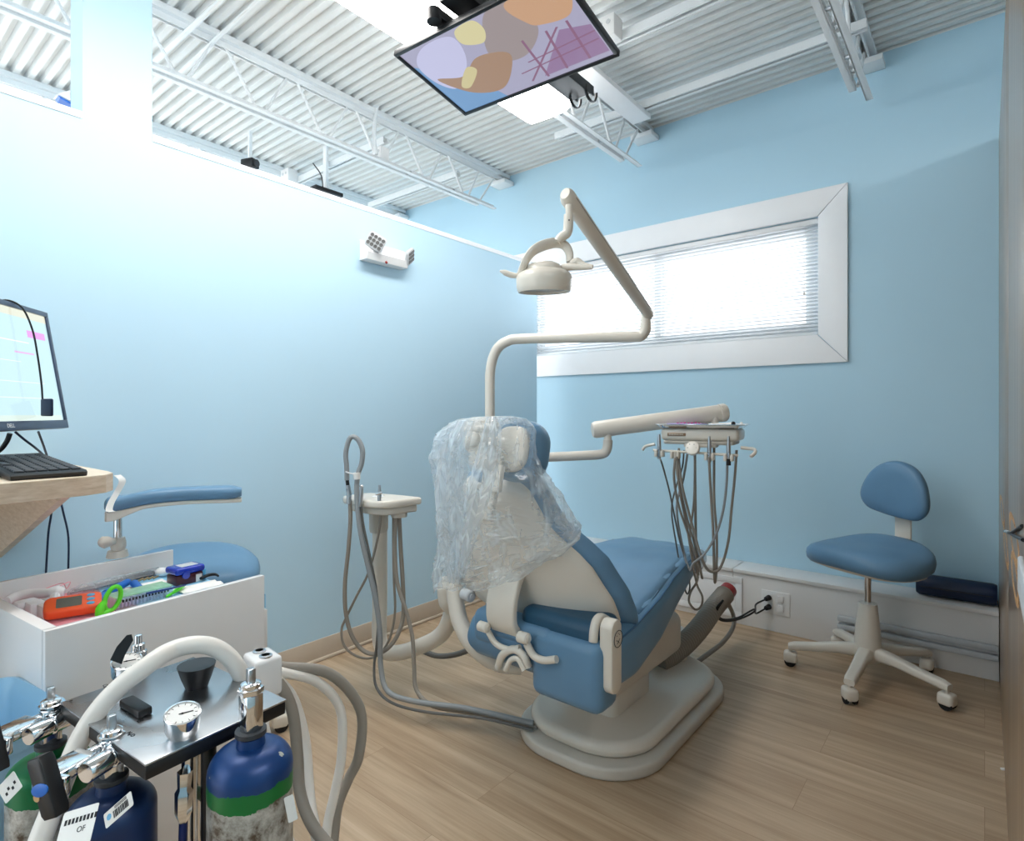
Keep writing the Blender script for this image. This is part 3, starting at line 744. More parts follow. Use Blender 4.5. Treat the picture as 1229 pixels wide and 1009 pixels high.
# slack cover sheet over the far edge of the leg section
m = MB(); vs = []; nx, ny = 16, 26
for j in range(ny + 1):
    y = 1.78 + j / ny * .88
    hw, zt, zb = table(seat, y)
    for i in range(nx + 1):
        u = i / nx * 2 - 1
        x = CX + cxo(y) + u * (hw - .012) - .014
        z = zt + .010 + .008 * (1 - u * u) + .006 * mnoise.noise(Vector((x * 14, y * 9, 3))) - .012 * max(0, abs(u) - .8) / .2
        vs.append((x, y, z))
# (fabric wrinkles)
fs = [(j * (nx + 1) + i, j * (nx + 1) + i + 1, (j + 1) * (nx + 1) + i + 1, (j + 1) * (nx + 1) + i) for j in range(ny) for i in range(nx)]
m.add(vs, fs); o = m.build('seat_top_panel', M['vinyl'], ch, ang=60)
md = o.modifiers.new('thick', 'SOLIDIFY'); md.thickness = 0.008; md.offset = -1
# clear toe cover
m = MB(); rg = []
for k, y in enumerate((2.50, 2.56, 2.62, 2.68, 2.72, 2.735)):
    hw, zt, zb = table(seat, min(y, 2.7)); s_ = 1.03 if k < 4 else .9
    hh = (zt - zb) / 2 * s_ + .004; prof = rrect(2 * (hw + .006) * s_, 2 * hh, min(.04, hh * .8), 5)
    rg.append([(CX + cxo(y) + a + .004 * mnoise.noise(Vector((a * 30, b * 30, k))), y + .004 * mnoise.noise(Vector((a * 20, b * 20, k + 9))), (zt + zb) / 2 + b + .006 * mnoise.noise(Vector((a * 25, b * 25, k)))) for a, b in prof])
m.rings(rg); m.build('toe_cover', M['clear'], ch, ang=50)
# rear lip of the seat: darker folded cushion behind
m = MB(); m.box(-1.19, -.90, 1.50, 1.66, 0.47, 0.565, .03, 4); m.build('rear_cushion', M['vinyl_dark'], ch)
m = MB(); m.box(-1.385, -1.275, 1.475, 1.60, .405, .525, .035, 4); m.box(-1.31, -1.05, 1.478, 1.60, .44, .518, .025, 3); m.box(-1.13, -.87, 1.475, 1.60, .30, .515, .035, 4)
m.build('seat_skirt', M['vinyl'], ch)

# --- backrest frame: origin at hip, w up along the back, leaning toward the viewer
ax_u = Vector((1, 0, 0)); ax_w = Vector((0, -0.215, 0.43)).normalized(); ax_n = ax_u.cross(ax_w).normalized()   # n points to the rear (viewer side)?
if ax_n.y > 0: ax_n = -ax_n
hip = Vector((-1.255, 1.60, 0.555))
XB = frame(hip, ax_u, ax_n, ax_w)       # local x right, y = rear, z = up the back
L_ = 0.50
#           w     halfw  bulge
bk = [(-.05, .350), (.03, .342), (.09, .318), (.147, .298), (.20, .258), (.243, .212), (.28, .182), (.324, .166), (.38, .152), (.425, .138), (.455, .105), (.475, .065)]
def bw(w):
    for i in range(len(bk) - 1):
        if w <= bk[i + 1][0]:
            u = (w - bk[i][0]) / (bk[i + 1][0] - bk[i][0]); return lerp(bk[i][1], bk[i + 1][1], max(0, u))
    return bk[-1][1]
def shell(off_in, off_out, shrink, w0, w1, n=34, arch=0.075, wrap=0.0):
    """curved slab whose outline follows bk; y = rear"""
    rings = []
    for k in range(n + 1):
        w = lerp(w0, w1, k / n); hw = max(.02, bw(w) * shrink)
        e = min(1, (k + .4) / 2.5, (n - k + .4) / 2.5)
        e = e ** .5
        out = []; N = 14
        def yy(u, o): return o + arch * (1 - u * u) * (.55 + .45 * max(0, 1 - w / .5)) - arch * .6
        for i in range(N + 1):
            u = -1 + 2 * i / N; out.append((u * hw, lerp(yy(u, (off_in + off_out) / 2), yy(u, off_out), e * (1 - abs(u) ** 8 * .6)), w))
        for i in range(N + 1):
            u = 1 - 2 * i / N; out.append((u * hw, lerp(yy(u, (off_in + off_out) / 2), yy(u, off_in), e * (1 - abs(u) ** 8 * .6)), w))
        rings.append(out)
    return MB(XB).rings(rings)
bs = shell(-.012, .018, 1.0, -.048, .465, arch=.085).build('back_shell', M['cream'], ch, ang=60)
# upholstered side: wider than the shell and in front of it
bk_s = bk[:]
bk = [(w, h + (.026 if w < .15 else .020)) for w, h in bk_s] + [(.505, .05)]
shell(-.085, -.010, 1.0, -.10, .50, arch=.085).build('back_cushion', M['vinyl'], ch, ang=60)
bk = bk_s
# --- headrest
HC = V(593, 536, 1.75)
XH = frame(HC, Vector((.985, .17, 0)), Vector((.12, -.80, -.58)), Vector((.0, -.58, .80)))
XH = frame(HC, (1, .12, 0), (.1, -.93, .2), (0, .2, .93))
hr = MB(XH)
prof = rrect(.21, .175, .07, 7)
def pillow(mb, prof, y0, y1, bul, s0=.86):
    rg = []; n = 10
    for k in range(n + 1):
        t = k / n; y = lerp(y0, y1, t); s_ = s0 + (1 - s0) * math.sin(math.pi * min(max(t, .02), .98)) ** .5
        rg.append([(a * s_, y, b * s_) for a, b in prof])
    return mb.rings(rg)
XHp = XH @ Matrix.Translation(Vector((.040, -.050, .0))) @ Matrix.Rotation(R(8), 4, 'Z')
hp = pillow(MB(XHp), rrect(.175, .19, .07, 7), -.075, .005, 0).build('headrest_pad', M['vinyl'], ch, ang=60)
pillow(MB(XHp), rrect(.13, .14, .05, 7), .0, .028, 0).build('headrest_shell', M['cream'], ch, ang=60)
# mechanism: stacked knobs and levers
m = MB(XH)
m.ell((-.035, .03, .012), .052, .032, .040, pw=.8)
m.ell((-.03, .035, .062), .060, .028, .022, pw=.8)
m.ell((-.015, .025, -.04), .045, .03, .035, pw=.8)
m.tube([(-.085, .04, .045), (-.06, .058, .04), (-.02, .055, .045), (.03, .04, .05)], .012, 10)
m.cyl((-.035, .05, .01), (-.035, .078, .01), .024, bev=.004)
m.build('headrest_mechanism', M['cream'], ch, ang=50)
m = MB(XH)
m.box(-.03, .028, -.02, .004, -.22, -.02, .010); m.build('headrest_stem', M['cream'], ch)
m = MB(XH); m.box(.012, .052, .0, .022, -.135, -.055, .006); m.cyl((.032, .0225, -.095), (.032, .026, -.095), .006); m.build('glide_bar', M['cream'], ch)
# --- wide rear support arm under the shell, and its pivots
top = hip + ax_n * .075
def strip(pts, w, th):
    mb = MB(); P = catmull(pts, 5); rg = []
    for i, p_ in enumerate(P):
        t = (P[min(i + 1, len(P) - 1)] - P[max(i - 1, 0)]).normalized(); nn = Vector((1, 0, 0)).cross(t).normalized()
        rg.append([p_ + Vector((a, 0, 0)) + nn * b for a, b in rrect(w, th, th * .3, 3)])
    return mb.rings(rg)
sp = Vector((CX - .03, 1.50, .0))
def zc_at(px, py, y): return at(px, py, Y=y)
a0 = at(612, 684, Y=1.50); a1 = at(606, 700, Y=1.475); a2 = at(601, 722, Y=1.455); a3 = at(603, 745, Y=1.455); a4 = at(606, 757, Y=1.47)
xs_ = (a0.x + a3.x) / 2
strip([(xs_, a0.y, a0.z), (xs_, a1.y, a1.z), (xs_, a2.y, a2.z), (xs_, a3.y, a3.z), (xs_, a4.y + .01, a4.z)], .118, .026).build('rear_support_arm', M['cream'], ch, ang=50)
for px_, py_, rr in ((580, 752, .017), (628, 765, .018)):
    c = at(px_, py_, Y=1.44)
    m = MB(); m.cyl(c + Vector((-.02, 0, 0)), c + Vector((.022, 0, 0)), rr, bev=.005); m.cyl(c + Vector((.022, 0, 0)), c + Vector((.025, 0, 0)), rr * .5)
    m.build('pivot_knob', M['cream'], ch)
for pts, rr in (([(586, 758), (595, 772), (610, 779), (624, 777)], .010), ([(632, 772), (640, 786), (652, 792), (668, 791)], .012)):
    MB().tube([at(a, b, Y=1.46) for a, b in pts], rr, 10, flat=1.0).build('curved_link', M['cream'], ch)
m = MB()
m.tube([at(598, 800, Y=1.47), at(603, 786, Y=1.46), at(616, 779, Y=1.46), at(628, 786, Y=1.46), at(634, 800, Y=1.47)], .013, 10)
m.tube([at(607, 804, Y=1.46), at(613, 792, Y=1.455), at(622, 791, Y=1.455), at(629, 804, Y=1.46)], .009, 10)
m.build('yoke_ring', M['cream'], ch)
m = MB(); 
for k in range(3): m.tube([at(630 + 4 * k, 776, Y=1.50), at(636 + 5 * k, 790, Y=1.49), at(650 + 8 * k, 800, Y=1.50), at(668 + 5 * k, 812, Y=1.52)], .006, 8)
m.build('wiring', M['blackrub'], ch)
MB().tube([at(626, 782, Y=1.475), at(629, 792, Y=1.47), at(634, 800, Y=1.475)], .008, 8).build('wiring', M['pcb'], ch, label='orange wire cover')
# --- armrest pivot at right hip
c0 = at(733, 764, X=-.865)
m = MB()
XA = frame(c0, (0, 1, 0), (0, 0, 1), (1, 0, 0))     # local x = +Y room, y = up, z = +X
m2 = MB(XA); m2.prism(rrect(.062, .22, .030, 8, 0, -.055), -.022, .022, .007); ap = m2.build('armrest_pivot', M['cream'], ch)
m2 = MB(XA); m2.lathe([(.026, 0), (.026, .0015), (.022, .0015), (.022, .003)], (0, .0, .022), (0, 0, 1), 28); 
eb = m2.build('emblem', M['cream'], ap)
m2 = MB(XA)
m2.tube([(math.cos(a) * .0245, math.sin(a) * .0245, .0255) for a in [2 * math.pi * k / 30 for k in range(30)]], .0010, 5, 0, closed=True)
for a, b in ((-.007, .010), (.008, .011), (0.0, .016), (-.010, -.003), (.009, -.003)): m2.cyl((a, b, .0245), (a, b, .0256), .0016, seg=8)
m2.tube([(-.006, -.014, .0256), (.006, -.004, .0256)], .0008, 5, 0); m2.tube([(.006, -.014, .0256), (-.006, -.004, .0256)], .0008, 5, 0)
m2.build('emblem_mark', M['ink'], eb, label='dark dots and crossed lines')
m2 = MB(); m2.tube([at(712, 770, X=-.91), at(713, 757, X=-.91), at(716, 745, X=-.91), at(722, 741, X=-.91), at(734, 748, X=-.91)], .014, 12, flat=1.0); m2.build('armrest_link', M['cream'], ch)
# --- column, base, left mount
m = MB(); m.box(CX - .17, CX + .17, 1.72, 2.35, .20, .37, .04, 4); m.build('lift_housing', M['cream_dark'], ch)
m = MB(); m.box(CX - .12, CX + .12, 1.85, 2.15, .06, .30, .03, 3); m.build('lift_column', M['cream'], ch)
bs_pts = rrect(.56, .98, .22, 10, -1.12, 2.12)
m = MB(); m.prism(bs_pts, .0, .045, .012, 3); m.build('base_plate', M['cream_dark'], ch)
m = MB(); m.prism(rrect(.50, .90, .2, 10, -1.12, 2.12), .044, .10, .03, 4); m.build('base_cover', M['cream'], ch)
c = at(800, 815, Z=0.0)
m = MB(TR((c.x - .08, c.y + .10, 0), R(20))); m.box(-.13, .13, -.16, .16, 0.0, .165, .05, 5); jb = m.build('junction_cover', M['cream'], ch)
m = MB(); m.box(-1.55, -1.40, 1.66, 1.80, .30, .44, .03); m.build('side_mount', M['cream_dark'], ch)
# --- the curved white support on the left
m = MB(); m.tube([V(545, 690, 2.24), V(546, 712, 2.23), V(551, 742, 2.2), V(563, 768, 2.16), V(580, 786, 2.14), V(600, 797, 2.14), V(625, 800, 2.15)], [.030, .032, .032, .030, .030, .028, .028], 16)
m.build('curved_support', M['cream'], ch)
m = MB(); m.tube([V(538, 694, 2.32), V(536, 706, 2.32), V(538, 722, 2.32), V(543, 732, 2.32)], [.03, .038, .038, .028], 14); m.build('mount_boss', M['cream'], ch)
m = MB(); m.cyl(V(556, 712, 2.20), V(566, 716, 2.16), .022, bev=.004); m.cyl(V(566, 716, 2.16), V(567, 716.4, 2.155), .009); m.build('hinge_block', M['grey_pl'], ch)
# --- bag over the headrest
BR = [  # left (px, py, Y), right (px, py, Y), rear bulge, front bulge
 ((572, 500, 1.30), (612, 499, 1.32), .03, .03), ((556, 503, 1.29), (626, 502, 1.33), .07, .06), ((541, 513, 1.28), (634, 510, 1.34), .11, .09),
 ((531, 528, 1.28), (638, 526, 1.35), .12, .10), ((527, 548, 1.28), (641, 545, 1.36), .125, .11), ((531, 570, 1.30), (649, 566, 1.36), .12, .12),
 ((537, 592, 1.33), (661, 590, 1.38), .115, .12), ((538, 615, 1.36), (675, 612, 1.41), .12, .12), ((537, 640, 1.39), (690, 634, 1.44), .13, .12),
 ((536, 662, 1.42), (688, 650, 1.47), .14, .12), ((534, 682, 1.44), (664, 670, 1.49), .15, .12), ((534, 700, 1.45), (630, 692, 1.49), .15, .12)]
NK, SUBR = 56, 5
def crumple(p, k=1.0):
    f1 = mnoise.noise(p * 7); f2 = mnoise.noise(p * 17 + Vector((5, 2, 9))); f3 = mnoise.noise(Vector((p.x * 34, p.y * 34, p.z * 10)))
    return k * (.020 * f1 + .011 * (1 - 2 * abs(f2)) + .006 * f3)
m = MB(); rg = []
for j in range((len(BR) - 1) * SUBR + 1):
    a = j / SUBR; i0 = min(int(a), len(BR) - 2); u = a - i0
    def pt(i, s_): q = BR[i][s_]; return at(q[0], q[1], Y=q[2])
    Lp_ = pt(i0, 0).lerp(pt(i0 + 1, 0), u); Rp_ = pt(i0, 1).lerp(pt(i0 + 1, 1), u)
    hr_ = lerp(BR[i0][2], BR[i0 + 1][2], u); hf_ = lerp(BR[i0][3], BR[i0 + 1][3], u)
    ring = []
    for k in range(NK):
        th = 2 * math.pi * (k + .5 * (j % 2)) / NK; c_, s_ = math.cos(th), math.sin(th)
        p_ = Lp_.lerp(Rp_, (1 + c_) / 2) + Vector((0, -(hr_ if s_ > 0 else hf_) * s_, 0))
        dr = Vector((c_, -s_, 0)); w_ = min(1, a / 1.2) * (1 if abs(c_) < .85 else .7)
        ring.append(p_ + dr * crumple(p_, w_) + Vector((0, 0, .012 * mnoise.noise(p_ * 12) * w_ - (.02 * mnoise.noise(Vector((th * 2.5, 3, 1))) if a > len(BR) - 2.2 else 0))))
    rg.append(ring)
vs = [p for r_ in rg for p in r_]; fs = []
for j in range(len(rg) - 1):
    for k in range(NK):
        l = (k + 1) % NK; A_, B_, C_, D_ = j * NK + k, j * NK + l, (j + 1) * NK + l, (j + 1) * NK + k
        if j % 2: fs += [(A_, B_, C_), (A_, C_, D_)] if False else [(A_, B_, D_), (B_, C_, D_)]
        else: fs += [(A_, B_, C_), (A_, C_, D_)]
m.add(vs, fs); m.add(rg[0], [tuple(range(NK))])
o = m.build('plastic_bag', M['film'], None, org=V(590, 700, 1.95), ang=22, label='clear crinkled plastic bag draped over the dental chair headrest', cat='plastic bag')
# outer pleats hanging at the left and down the middle
def pleat(pxs, wid, ph, nm='bag_fold'):
    mm = MB(); vs = []; nx, ny = 8, 26
    for j in range(ny + 1):
        v = j / ny; a_ = v * (len(pxs) - 1); i0 = min(int(a_), len(pxs) - 2); u = a_ - i0
        c = at(pxs[i0][0], pxs[i0][1], Y=pxs[i0][2]).lerp(at(pxs[i0 + 1][0], pxs[i0 + 1][1], Y=pxs[i0 + 1][2]), u)
        for i in range(nx + 1):
            w = (i / nx - .5) * wid * (.35 + .65 * math.sin(math.pi * min(1, v * .9 + .08)))
            q = c + RV * w - FV * (.010 * math.cos(i * 1.7 + ph) + .012 * mnoise.noise(Vector((i * .6, v * 9, ph))))
            vs.append(q)
    mm.add(vs, [(j * (nx + 1) + i, j * (nx + 1) + i + 1, (j + 1) * (nx + 1) + i + 1, (j + 1) * (nx + 1) + i) for j in range(ny) for i in range(nx)])
    return mm.build(nm, M['film'], o, ang=25)
pleat([(560, 505, 1.19), (545, 540, 1.16), (540, 590, 1.20), (543, 650, 1.27), (546, 700, 1.30)], .09, 1)
pleat([(592, 500, 1.20), (588, 540, 1.14), (575, 590, 1.18), (562, 640, 1.26), (552, 695, 1.31)], .07, 4)
pleat([(534, 520, 1.24), (526, 548, 1.24), (529, 580, 1.26), (540, 625, 1.30)], .05, 7)

# ================================================================== LIGHT POLE AND DENTAL LIGHT
pl = thing('dental_light', (V(588, 500, 2.6).x, V(588, 500, 2.6).y, .05), 'cream dental lamp on a long folding arm in front of the window', 'dental light')
T0 = 2.6
base = V(588, 500, T0)
foot = Vector((base.x, base.y, .36))
MB().tube([foot + Vector((.33, -.05, -.02)), foot + Vector((.12, -.02, -.02)), foot + Vector((.02, 0, .05)), foot + Vector((0, 0, .2)), base, V(588, 460, T0), V(588.5, 446, T0), V(591.5, 430, 2.595), V(598, 417, 2.585), V(609, 409.5, 2.57), V(625, 406.5, 2.555), V(700, 405, 2.47), V(760, 404, 2.42), V(769, 403, 2.415), V(774, 397, 2.41), V(775, 388, 2.41)], .0225, 18, 6).build('pole', M['cream'], pl)
MB().cyl(V(775, 390, 2.41), V(775, 376, 2.41), .0215, .019, bev=.002).build('swivel_collar', M['cream'], pl)
MB().cyl(V(774, 380, 2.41), V(774, 372, 2.41), .0125).build('elbow_pin', M['blue_pl'], pl)
A1, A2 = V(678, 232, 1.80), V(780, 379, 2.42)
d = (A2 - A1).normalized()
MB().tube([A1, A1 + d * .010, A1 + d * .02, A2 - d * .03, A2 - d * .01, A2], [.020, .027, .030, .027, .025, .017], 22, 0, flat=.80, up=(0, 0, 1)).build('spring_arm', M['cream'], pl)
# slit along the arm
side = d.cross(Vector((0, 0, 1))).normalized()
if side.dot(FV) > 0: side = -side
upv = side.cross(d).normalized()
MB().tube([A1 + d * .03 + side * .0245 + upv * .002, A2 - d * .05 + side * .0222 + upv * .002], .0009, 6, 0).build('arm_seam', M['hose'], pl)
MB().tube([V(683, 246, 1.80), V(683, 262, 1.80), V(683, 268, 1.80)], .0115, 14, 0).build('stem', M['cream'], pl)
MB().tube([V(682.5, 258, 1.80), V(682, 272, 1.80), V(680, 280, 1.80), V(673, 285, 1.80), V(669, 290, 1.80)], [.0155, .0158, .015, .014, .0125], 16).build('elbow', M['cream'], pl)
MB().cyl(V(683, 264, 1.78), V(683, 264, 1.776), .0025).build('set_screw', M['dark'], pl)
HT = 1.80
hc = V(653, 335, HT)
Lz = Vector((.05, -.08, 1)).normalized()
yk = [V(624, 329, HT - .01), V(628, 320, HT - .02), V(632, 311, HT - .03), V(640, 301, HT - .03), V(652, 294.5, HT - .01), V(666, 291.5, HT + .01), V(677, 294, HT + .02), V(683, 303, HT + .02), V(684, 314, HT + .01)]
MB().tube(yk, [.008, .0095, .0105, .012, .012, .010, .009, .008], 12, 6, flat=1.5).build('yoke', M['cream'], pl)
cc = hc - Lz * .008
head = MB().lathe([(.004, .062), (.030, .060), (.048, .052), (.055, .040), (.056, .037), (.066, .034), (.080, .025), (.0862, .014), (.0868, .0), (.0855, -.016), (.083, -.027), (.080, -.032), (.076, -.031), (.070, -.022), (.03, -.018), (.003, -.017)], cc, Lz, 40).build('lamp_head', M['cream'], pl, ang=50)
MB().lathe([(.069, -.0225), (.069, -.0185), (.002, -.0175)], cc + Lz * -.002, Lz, 36).build('lens', M['clear'], head)
MB().tube([V(686, 318, HT - .02), V(692, 314, HT - .02), V(700, 318, HT - .03), V(711, 320, HT - .05)], [.012, .013, .010, .006], 12).build('handle', M['cream'], pl)
MB().tube([V(676, 322, HT), V(684, 320, HT - .02), V(700, 321, HT - .04), V(711, 321, HT - .05)], [.014, .012, .008, .006], 12).build('handle', M['cream'], pl)
MB().tube([V(624, 331, HT), V(614, 330, HT), V(606, 327, HT), V(600, 325, HT)], [.007, .0095, .009, .003], 12).build('handle', M['cream'], pl)
MB().cyl(V(681, 324, HT), V(676, 318, HT), .012, bev=.003).build('yoke_pivot', M['cream'], pl)

# ================================================================== DELIVERY UNIT
du = thing('delivery_unit', V(840, 540, 2.5) , 'cream instrument delivery head on a swing arm, grey hoses hanging beneath', 'delivery unit')
MB().tube([Vector((base.x, base.y, V(600, 549, 2.6).z)), V(640, 549, 2.58), V(700, 546.5, 2.56), V(718, 545.5, 2.555), V(726, 543, 2.55), V(729, 536, 2.55), V(729.5, 528, 2.55)], .021, 16, 5).build('lower_arm', M['cream_dark'], du)
MB().cyl(V(729.5, 540, 2.55), V(729.5, 520, 2.55), .0185, .016, bev=.002).build('riser', M['cream'], du)
B1, B2 = V(711, 516, 2.55), V(872, 494.5, 2.60)
d = (B2 - B1).normalized()
MB().tube([B1, B1 + d * .012, B2 - d * .035], [.031, .037, .038], 22, 0, flat=.85, up=(0, 0, 1)).build('upper_arm', M['cream'], du)
MB().tube([B2 - d * .034, B2 - d * .01, B2], [.0405, .0405, .034], 22, 0, flat=.9, up=(0, 0, 1)).build('arm_end_cap', M['cream'], du)
MB().cyl(V(858, 500, 2.58), V(858, 514, 2.58), .016).build('neck', M['cream_dark'], du)
o0 = V(840, 524, 2.42)                  # middle of the front face
rz = R(10.3)
XD = TR((o0.x, o0.y, o0.z), rz)
# local x right, y away, z up
def px2(px, py, y=0.0):                # point on the plane local y = const
    r_ = ray(px, py); nrm = Vector((-math.sin(rz), math.cos(rz), 0)); t = (nrm.dot(o0 - OV) + y) / nrm.dot(r_)
    return XD.inverted() @ (OV + r_ * t)
pa, pb = px2(792.5, 525), px2(887, 530)
x0_, x1_ = pa.x, pb.x
bd = MB(XD); bd.box(x0_, x1_, 0, .19, -.018, .034, .017, 4); bo = bd.build('body', M['cream'], du)
MB(XD).box(x0_ + .01, x1_ - .02, .006, .18, -.034, -.016, .008, 3).build('body_lower_shell', M['cream_dark'], du)
MB(XD).box(x0_ + .02, x1_ - .004, -.0006, .001, -.0185, -.017, 0).build('shell_joint', M['hose_dark'], bo)
tg0, tg1 = px2(801, 525), px2(823, 525)
tg = MB(XD).box(tg0.x, tg1.x, -.004, .001, .002, .015, .0018).build('badge', M['tan_tag'], bo, label='bronze oval badge')
mm = MB(XD)
for k in range(12): mm.box(tg0.x + .008 + k * (tg1.x - tg0.x - .016) / 12, tg0.x + .008 + (k + .6) * (tg1.x - tg0.x - .016) / 12, -.0046, -.0036, .006, .011)
mm.build('badge_lettering', M['cream_dark'], tg, smooth=False)
# instrument bar with holders
zb_ = px2(845, 545).z
bar0, bar1 = px2(784, 540, -.03), px2(886, 546.5, -.03)
MB(XD).tube([(bar0.x, -.03, bar0.z), (bar1.x, -.03, bar1.z)], .0055, 10, 0).build('holder_bar', M['cream'], du)
MB(XD).box(-.06, .07, -.03, .03, -.043, -.030, .004).build('bar_bracket', M['cream_dark'], du)
hpos = {}
for i, (px_, py_) in enumerate(((792, 544), (811, 546), (852, 548), (875, 549))):
    c = px2(px_, py_, -.038); hpos[i] = c
    h_ = MB(XD)
    for s_ in (-1, 1): h_.box(c.x + s_ * .013 - .006, c.x + s_ * .013 + .006, -.062, -.026, c.z - .014, c.z + .014, .004)
    h_.box(c.x - .016, c.x + .016, -.036, -.024, c.z - .014, c.z + .012, .004)
    h_.build('instrument_holder', M['cream'], du)
kc = px2(832, 538, -.05)
kb = MB(XD).lathe([(.018, -.002), (.026, 0), (.029, .006), (.029, .018), (.026, .021), (.002, .022)], (kc.x, -.045, kc.z - .004), (-.1, -.92, .35), 28).build('round_control', M['cream'], du)
mk = MB(XD)
for k in range(6):
    a = k * 1.05; ct = Vector((kc.x, -.045, kc.z - .004)) + Vector((-.1, -.92, .35)).normalized() * .0222 + Vector((math.cos(a) * .017, 0, math.sin(a) * .016 ))
    mk.ell(ct, .0018, .0014, .0016, nu=8, nv=6)
mk.build('control_marks', M['dark'], kb)
# side handles
for pts in ([(786, 533), (780, 534), (774, 536), (771, 540)],):
    MB(XD).tube([px2(a, b, .01) for a, b in pts], [.006, .0065, .0065, .0065], 10).build('handle', M['cream'], du)
MB(XD).tube([px2(889, 537, .01), px2(898, 538, .01), px2(905, 539, -.0), px2(906, 543, -.03), px2(901, 548, -.05)], .0068, 10).build('handle', M['cream'], du)
def vpt(p): return XD @ Vector(p)
# handpieces (held in the holders, lift out): top-level things
hoses = {
 0: [(793, 552, 2.34), (797, 565, 2.36), (804, 592, 2.40), (810, 622, 2.42), (816, 650, 2.42), (824, 678, 2.41), (828, 704, 2.41), (824, 712, 2.42), (818, 690, 2.44), (812, 655, 2.45), (806, 612, 2.46), (812, 582, 2.47), (819, 560, 2.48), (821, 540, 2.48)],
 1: [(810, 552, 2.34), (809, 575, 2.36), (814, 605, 2.40), (824, 635, 2.42), (836, 670, 2.42), (842, 690, 2.42), (842.5, 693, 2.425), (840, 680, 2.43), (833, 650, 2.44), (826, 628, 2.45), (817, 590, 2.45), (812, 560, 2.46), (815, 538, 2.48)],
 2: [(851, 552, 2.33), (853, 590, 2.36), (856, 640, 2.38), (857, 680, 2.39), (858, 699, 2.40), (860, 680, 2.41), (860, 640, 2.42), (857, 600, 2.43), (857, 560, 2.45), (857, 536, 2.47)],
 3: [(873, 555, 2.33), (872, 580, 2.35), (869, 610, 2.37), (860, 640, 2.36), (850, 658, 2.35), (838, 672, 2.34), (832, 676, 2.34), (826, 690, 2.35), (816, 726, 2.36), (820, 730, 2.36), (832, 731, 2.365), (842, 724, 2.37), (841, 712, 2.38), (834, 697, 2.39), (826, 660, 2.40), (817, 610, 2.41), (813, 570, 2.42), (818, 545, 2.46)],
}
hoses[3] = [(873, 555, 2.33), (872, 580, 2.35), (868, 612, 2.37), (859, 642, 2.37), (846, 664, 2.37), (832, 676, 2.38), (828, 684, 2.39), (820, 660, 2.42), (812, 610, 2.44), (820, 575, 2.46), (825, 545, 2.48)]
extra = [
 ('grey instrument hose looping widest at the right of the delivery unit', [(884, 540, 2.44), (882, 570, 2.43), (878, 610, 2.42), (874, 650, 2.40), (866, 678, 2.39), (858, 686, 2.385), (848, 682, 2.39), (839, 660, 2.40), (828, 620, 2.42), (818, 580, 2.44), (814, 545, 2.47)], .0054, 'hose'),
 ('grey hose with a closed teardrop loop near the floor below the delivery unit', [(812, 548, 2.40), (816, 590, 2.41), (824, 630, 2.42), (830, 668, 2.42), (836, 700, 2.41), (843, 716, 2.40), (841, 728, 2.40), (834, 731, 2.40), (827, 722, 2.40), (829, 710, 2.40), (837, 696, 2.41), (835, 680, 2.43), (828, 645, 2.45), (833, 600, 2.46), (834, 545, 2.48)], .0046, 'hose'),
 ('straight grey hose dropping from the middle of the delivery unit', [(834, 545, 2.46), (834.5, 600, 2.46), (835, 640, 2.44), (836, 670, 2.43), (838, 690, 2.43)], .0058, 'hose'),
]
hlabels = ['silver scaler with a thin dark hose in the leftmost holder', 'slim syringe with grey hose in the second holder from the left', 'silver handpiece with grey hose right of the round control', 'silver handpiece with a black collar in the rightmost holder']
for i in range(4):
    c = hpos[i]
    r = thing('dental_handpiece', vpt((c.x, -.05, c.z - .03)), hlabels[i], 'handpiece', None)
    k = Vector((c.x, -.05, c.z))
    if i != 1:
        hgt = {0: .082, 2: .084, 3: .086}[i]
        MB(XD).tube([k + Vector((0, 0, -.022)), k + Vector((0, 0, 0)), k + Vector((0, 0, hgt * .6)), k + Vector((0, 0, hgt))], [.007, .0090, .0082, .0040], 14, 0).build('grip', M['steel'], r)
    else:
        MB(XD).tube([k + Vector((0, 0, -.02)), k + Vector((0, 0, .012))], .006, 12, 0).build('grip', M['cream_dark'], r)
    if i == 3: MB(XD).cyl(k + Vector((0, 0, -.030)), k + Vector((0, 0, -.004)), .0088).build('collar', M['black'], r, label='black collar')
    pts = [XD @ (k + Vector((0, 0, -.018)))] + [V(*q) for q in hoses[i]]
    MB().tube(pts, [.0034, .0050, .0054, .0050][i], 8, 5).build('hose', M[['hose_dark', 'hose', 'hose', 'hose_grey'][i]], r)
for lb, pts, rr, mt in extra:
    MB().tube([V(*q) for q in pts], rr, 8, 5).build('instrument_hose', M[mt], label=lb, cat='hose')
# steel tray with things on it
tz = .036
r = thing('instrument_tray', vpt((0, .09, tz)), 'shallow polished steel tray on top of the delivery unit', 'tray')
m = MB(XD)
def trrect(w, h, z): return [(a + (x0_ + x1_) / 2, b + .088, z) for a, b in rrect(w, h, .02, 5)]
wx = x1_ - x0_
m.rings([trrect(wx + .0, .19, tz), trrect(wx + .03, .215, tz + .012), trrect(wx + .05, .235, tz + .014), trrect(wx + .05, .235, tz + .0158), trrect(wx + .028, .213, tz + .0138), trrect(wx - .004, .186, tz + .002)])
m.build('tray_pan', M['chrome'], r, ang=30)
r = MB(XD).box(x0_ + .02, x0_ + .17, .03, .13, tz + .0022, tz + .018, .001).build('leaflet_pack', M['lilac'], label='pack of lilac printed leaflets at the left of the steel tray', cat='leaflet')
mm = MB(XD)
for k in range(7): mm.box(x0_ + .055 + k * .015, x0_ + .064 + k * .015, .06 + .004 * (k % 2), .066 + .004 * (k % 2), tz + .0178, tz + .0215 + .001 * (k % 3), .0005)
mm.build('printed_marks', M['magenta'], r, label='magenta print')
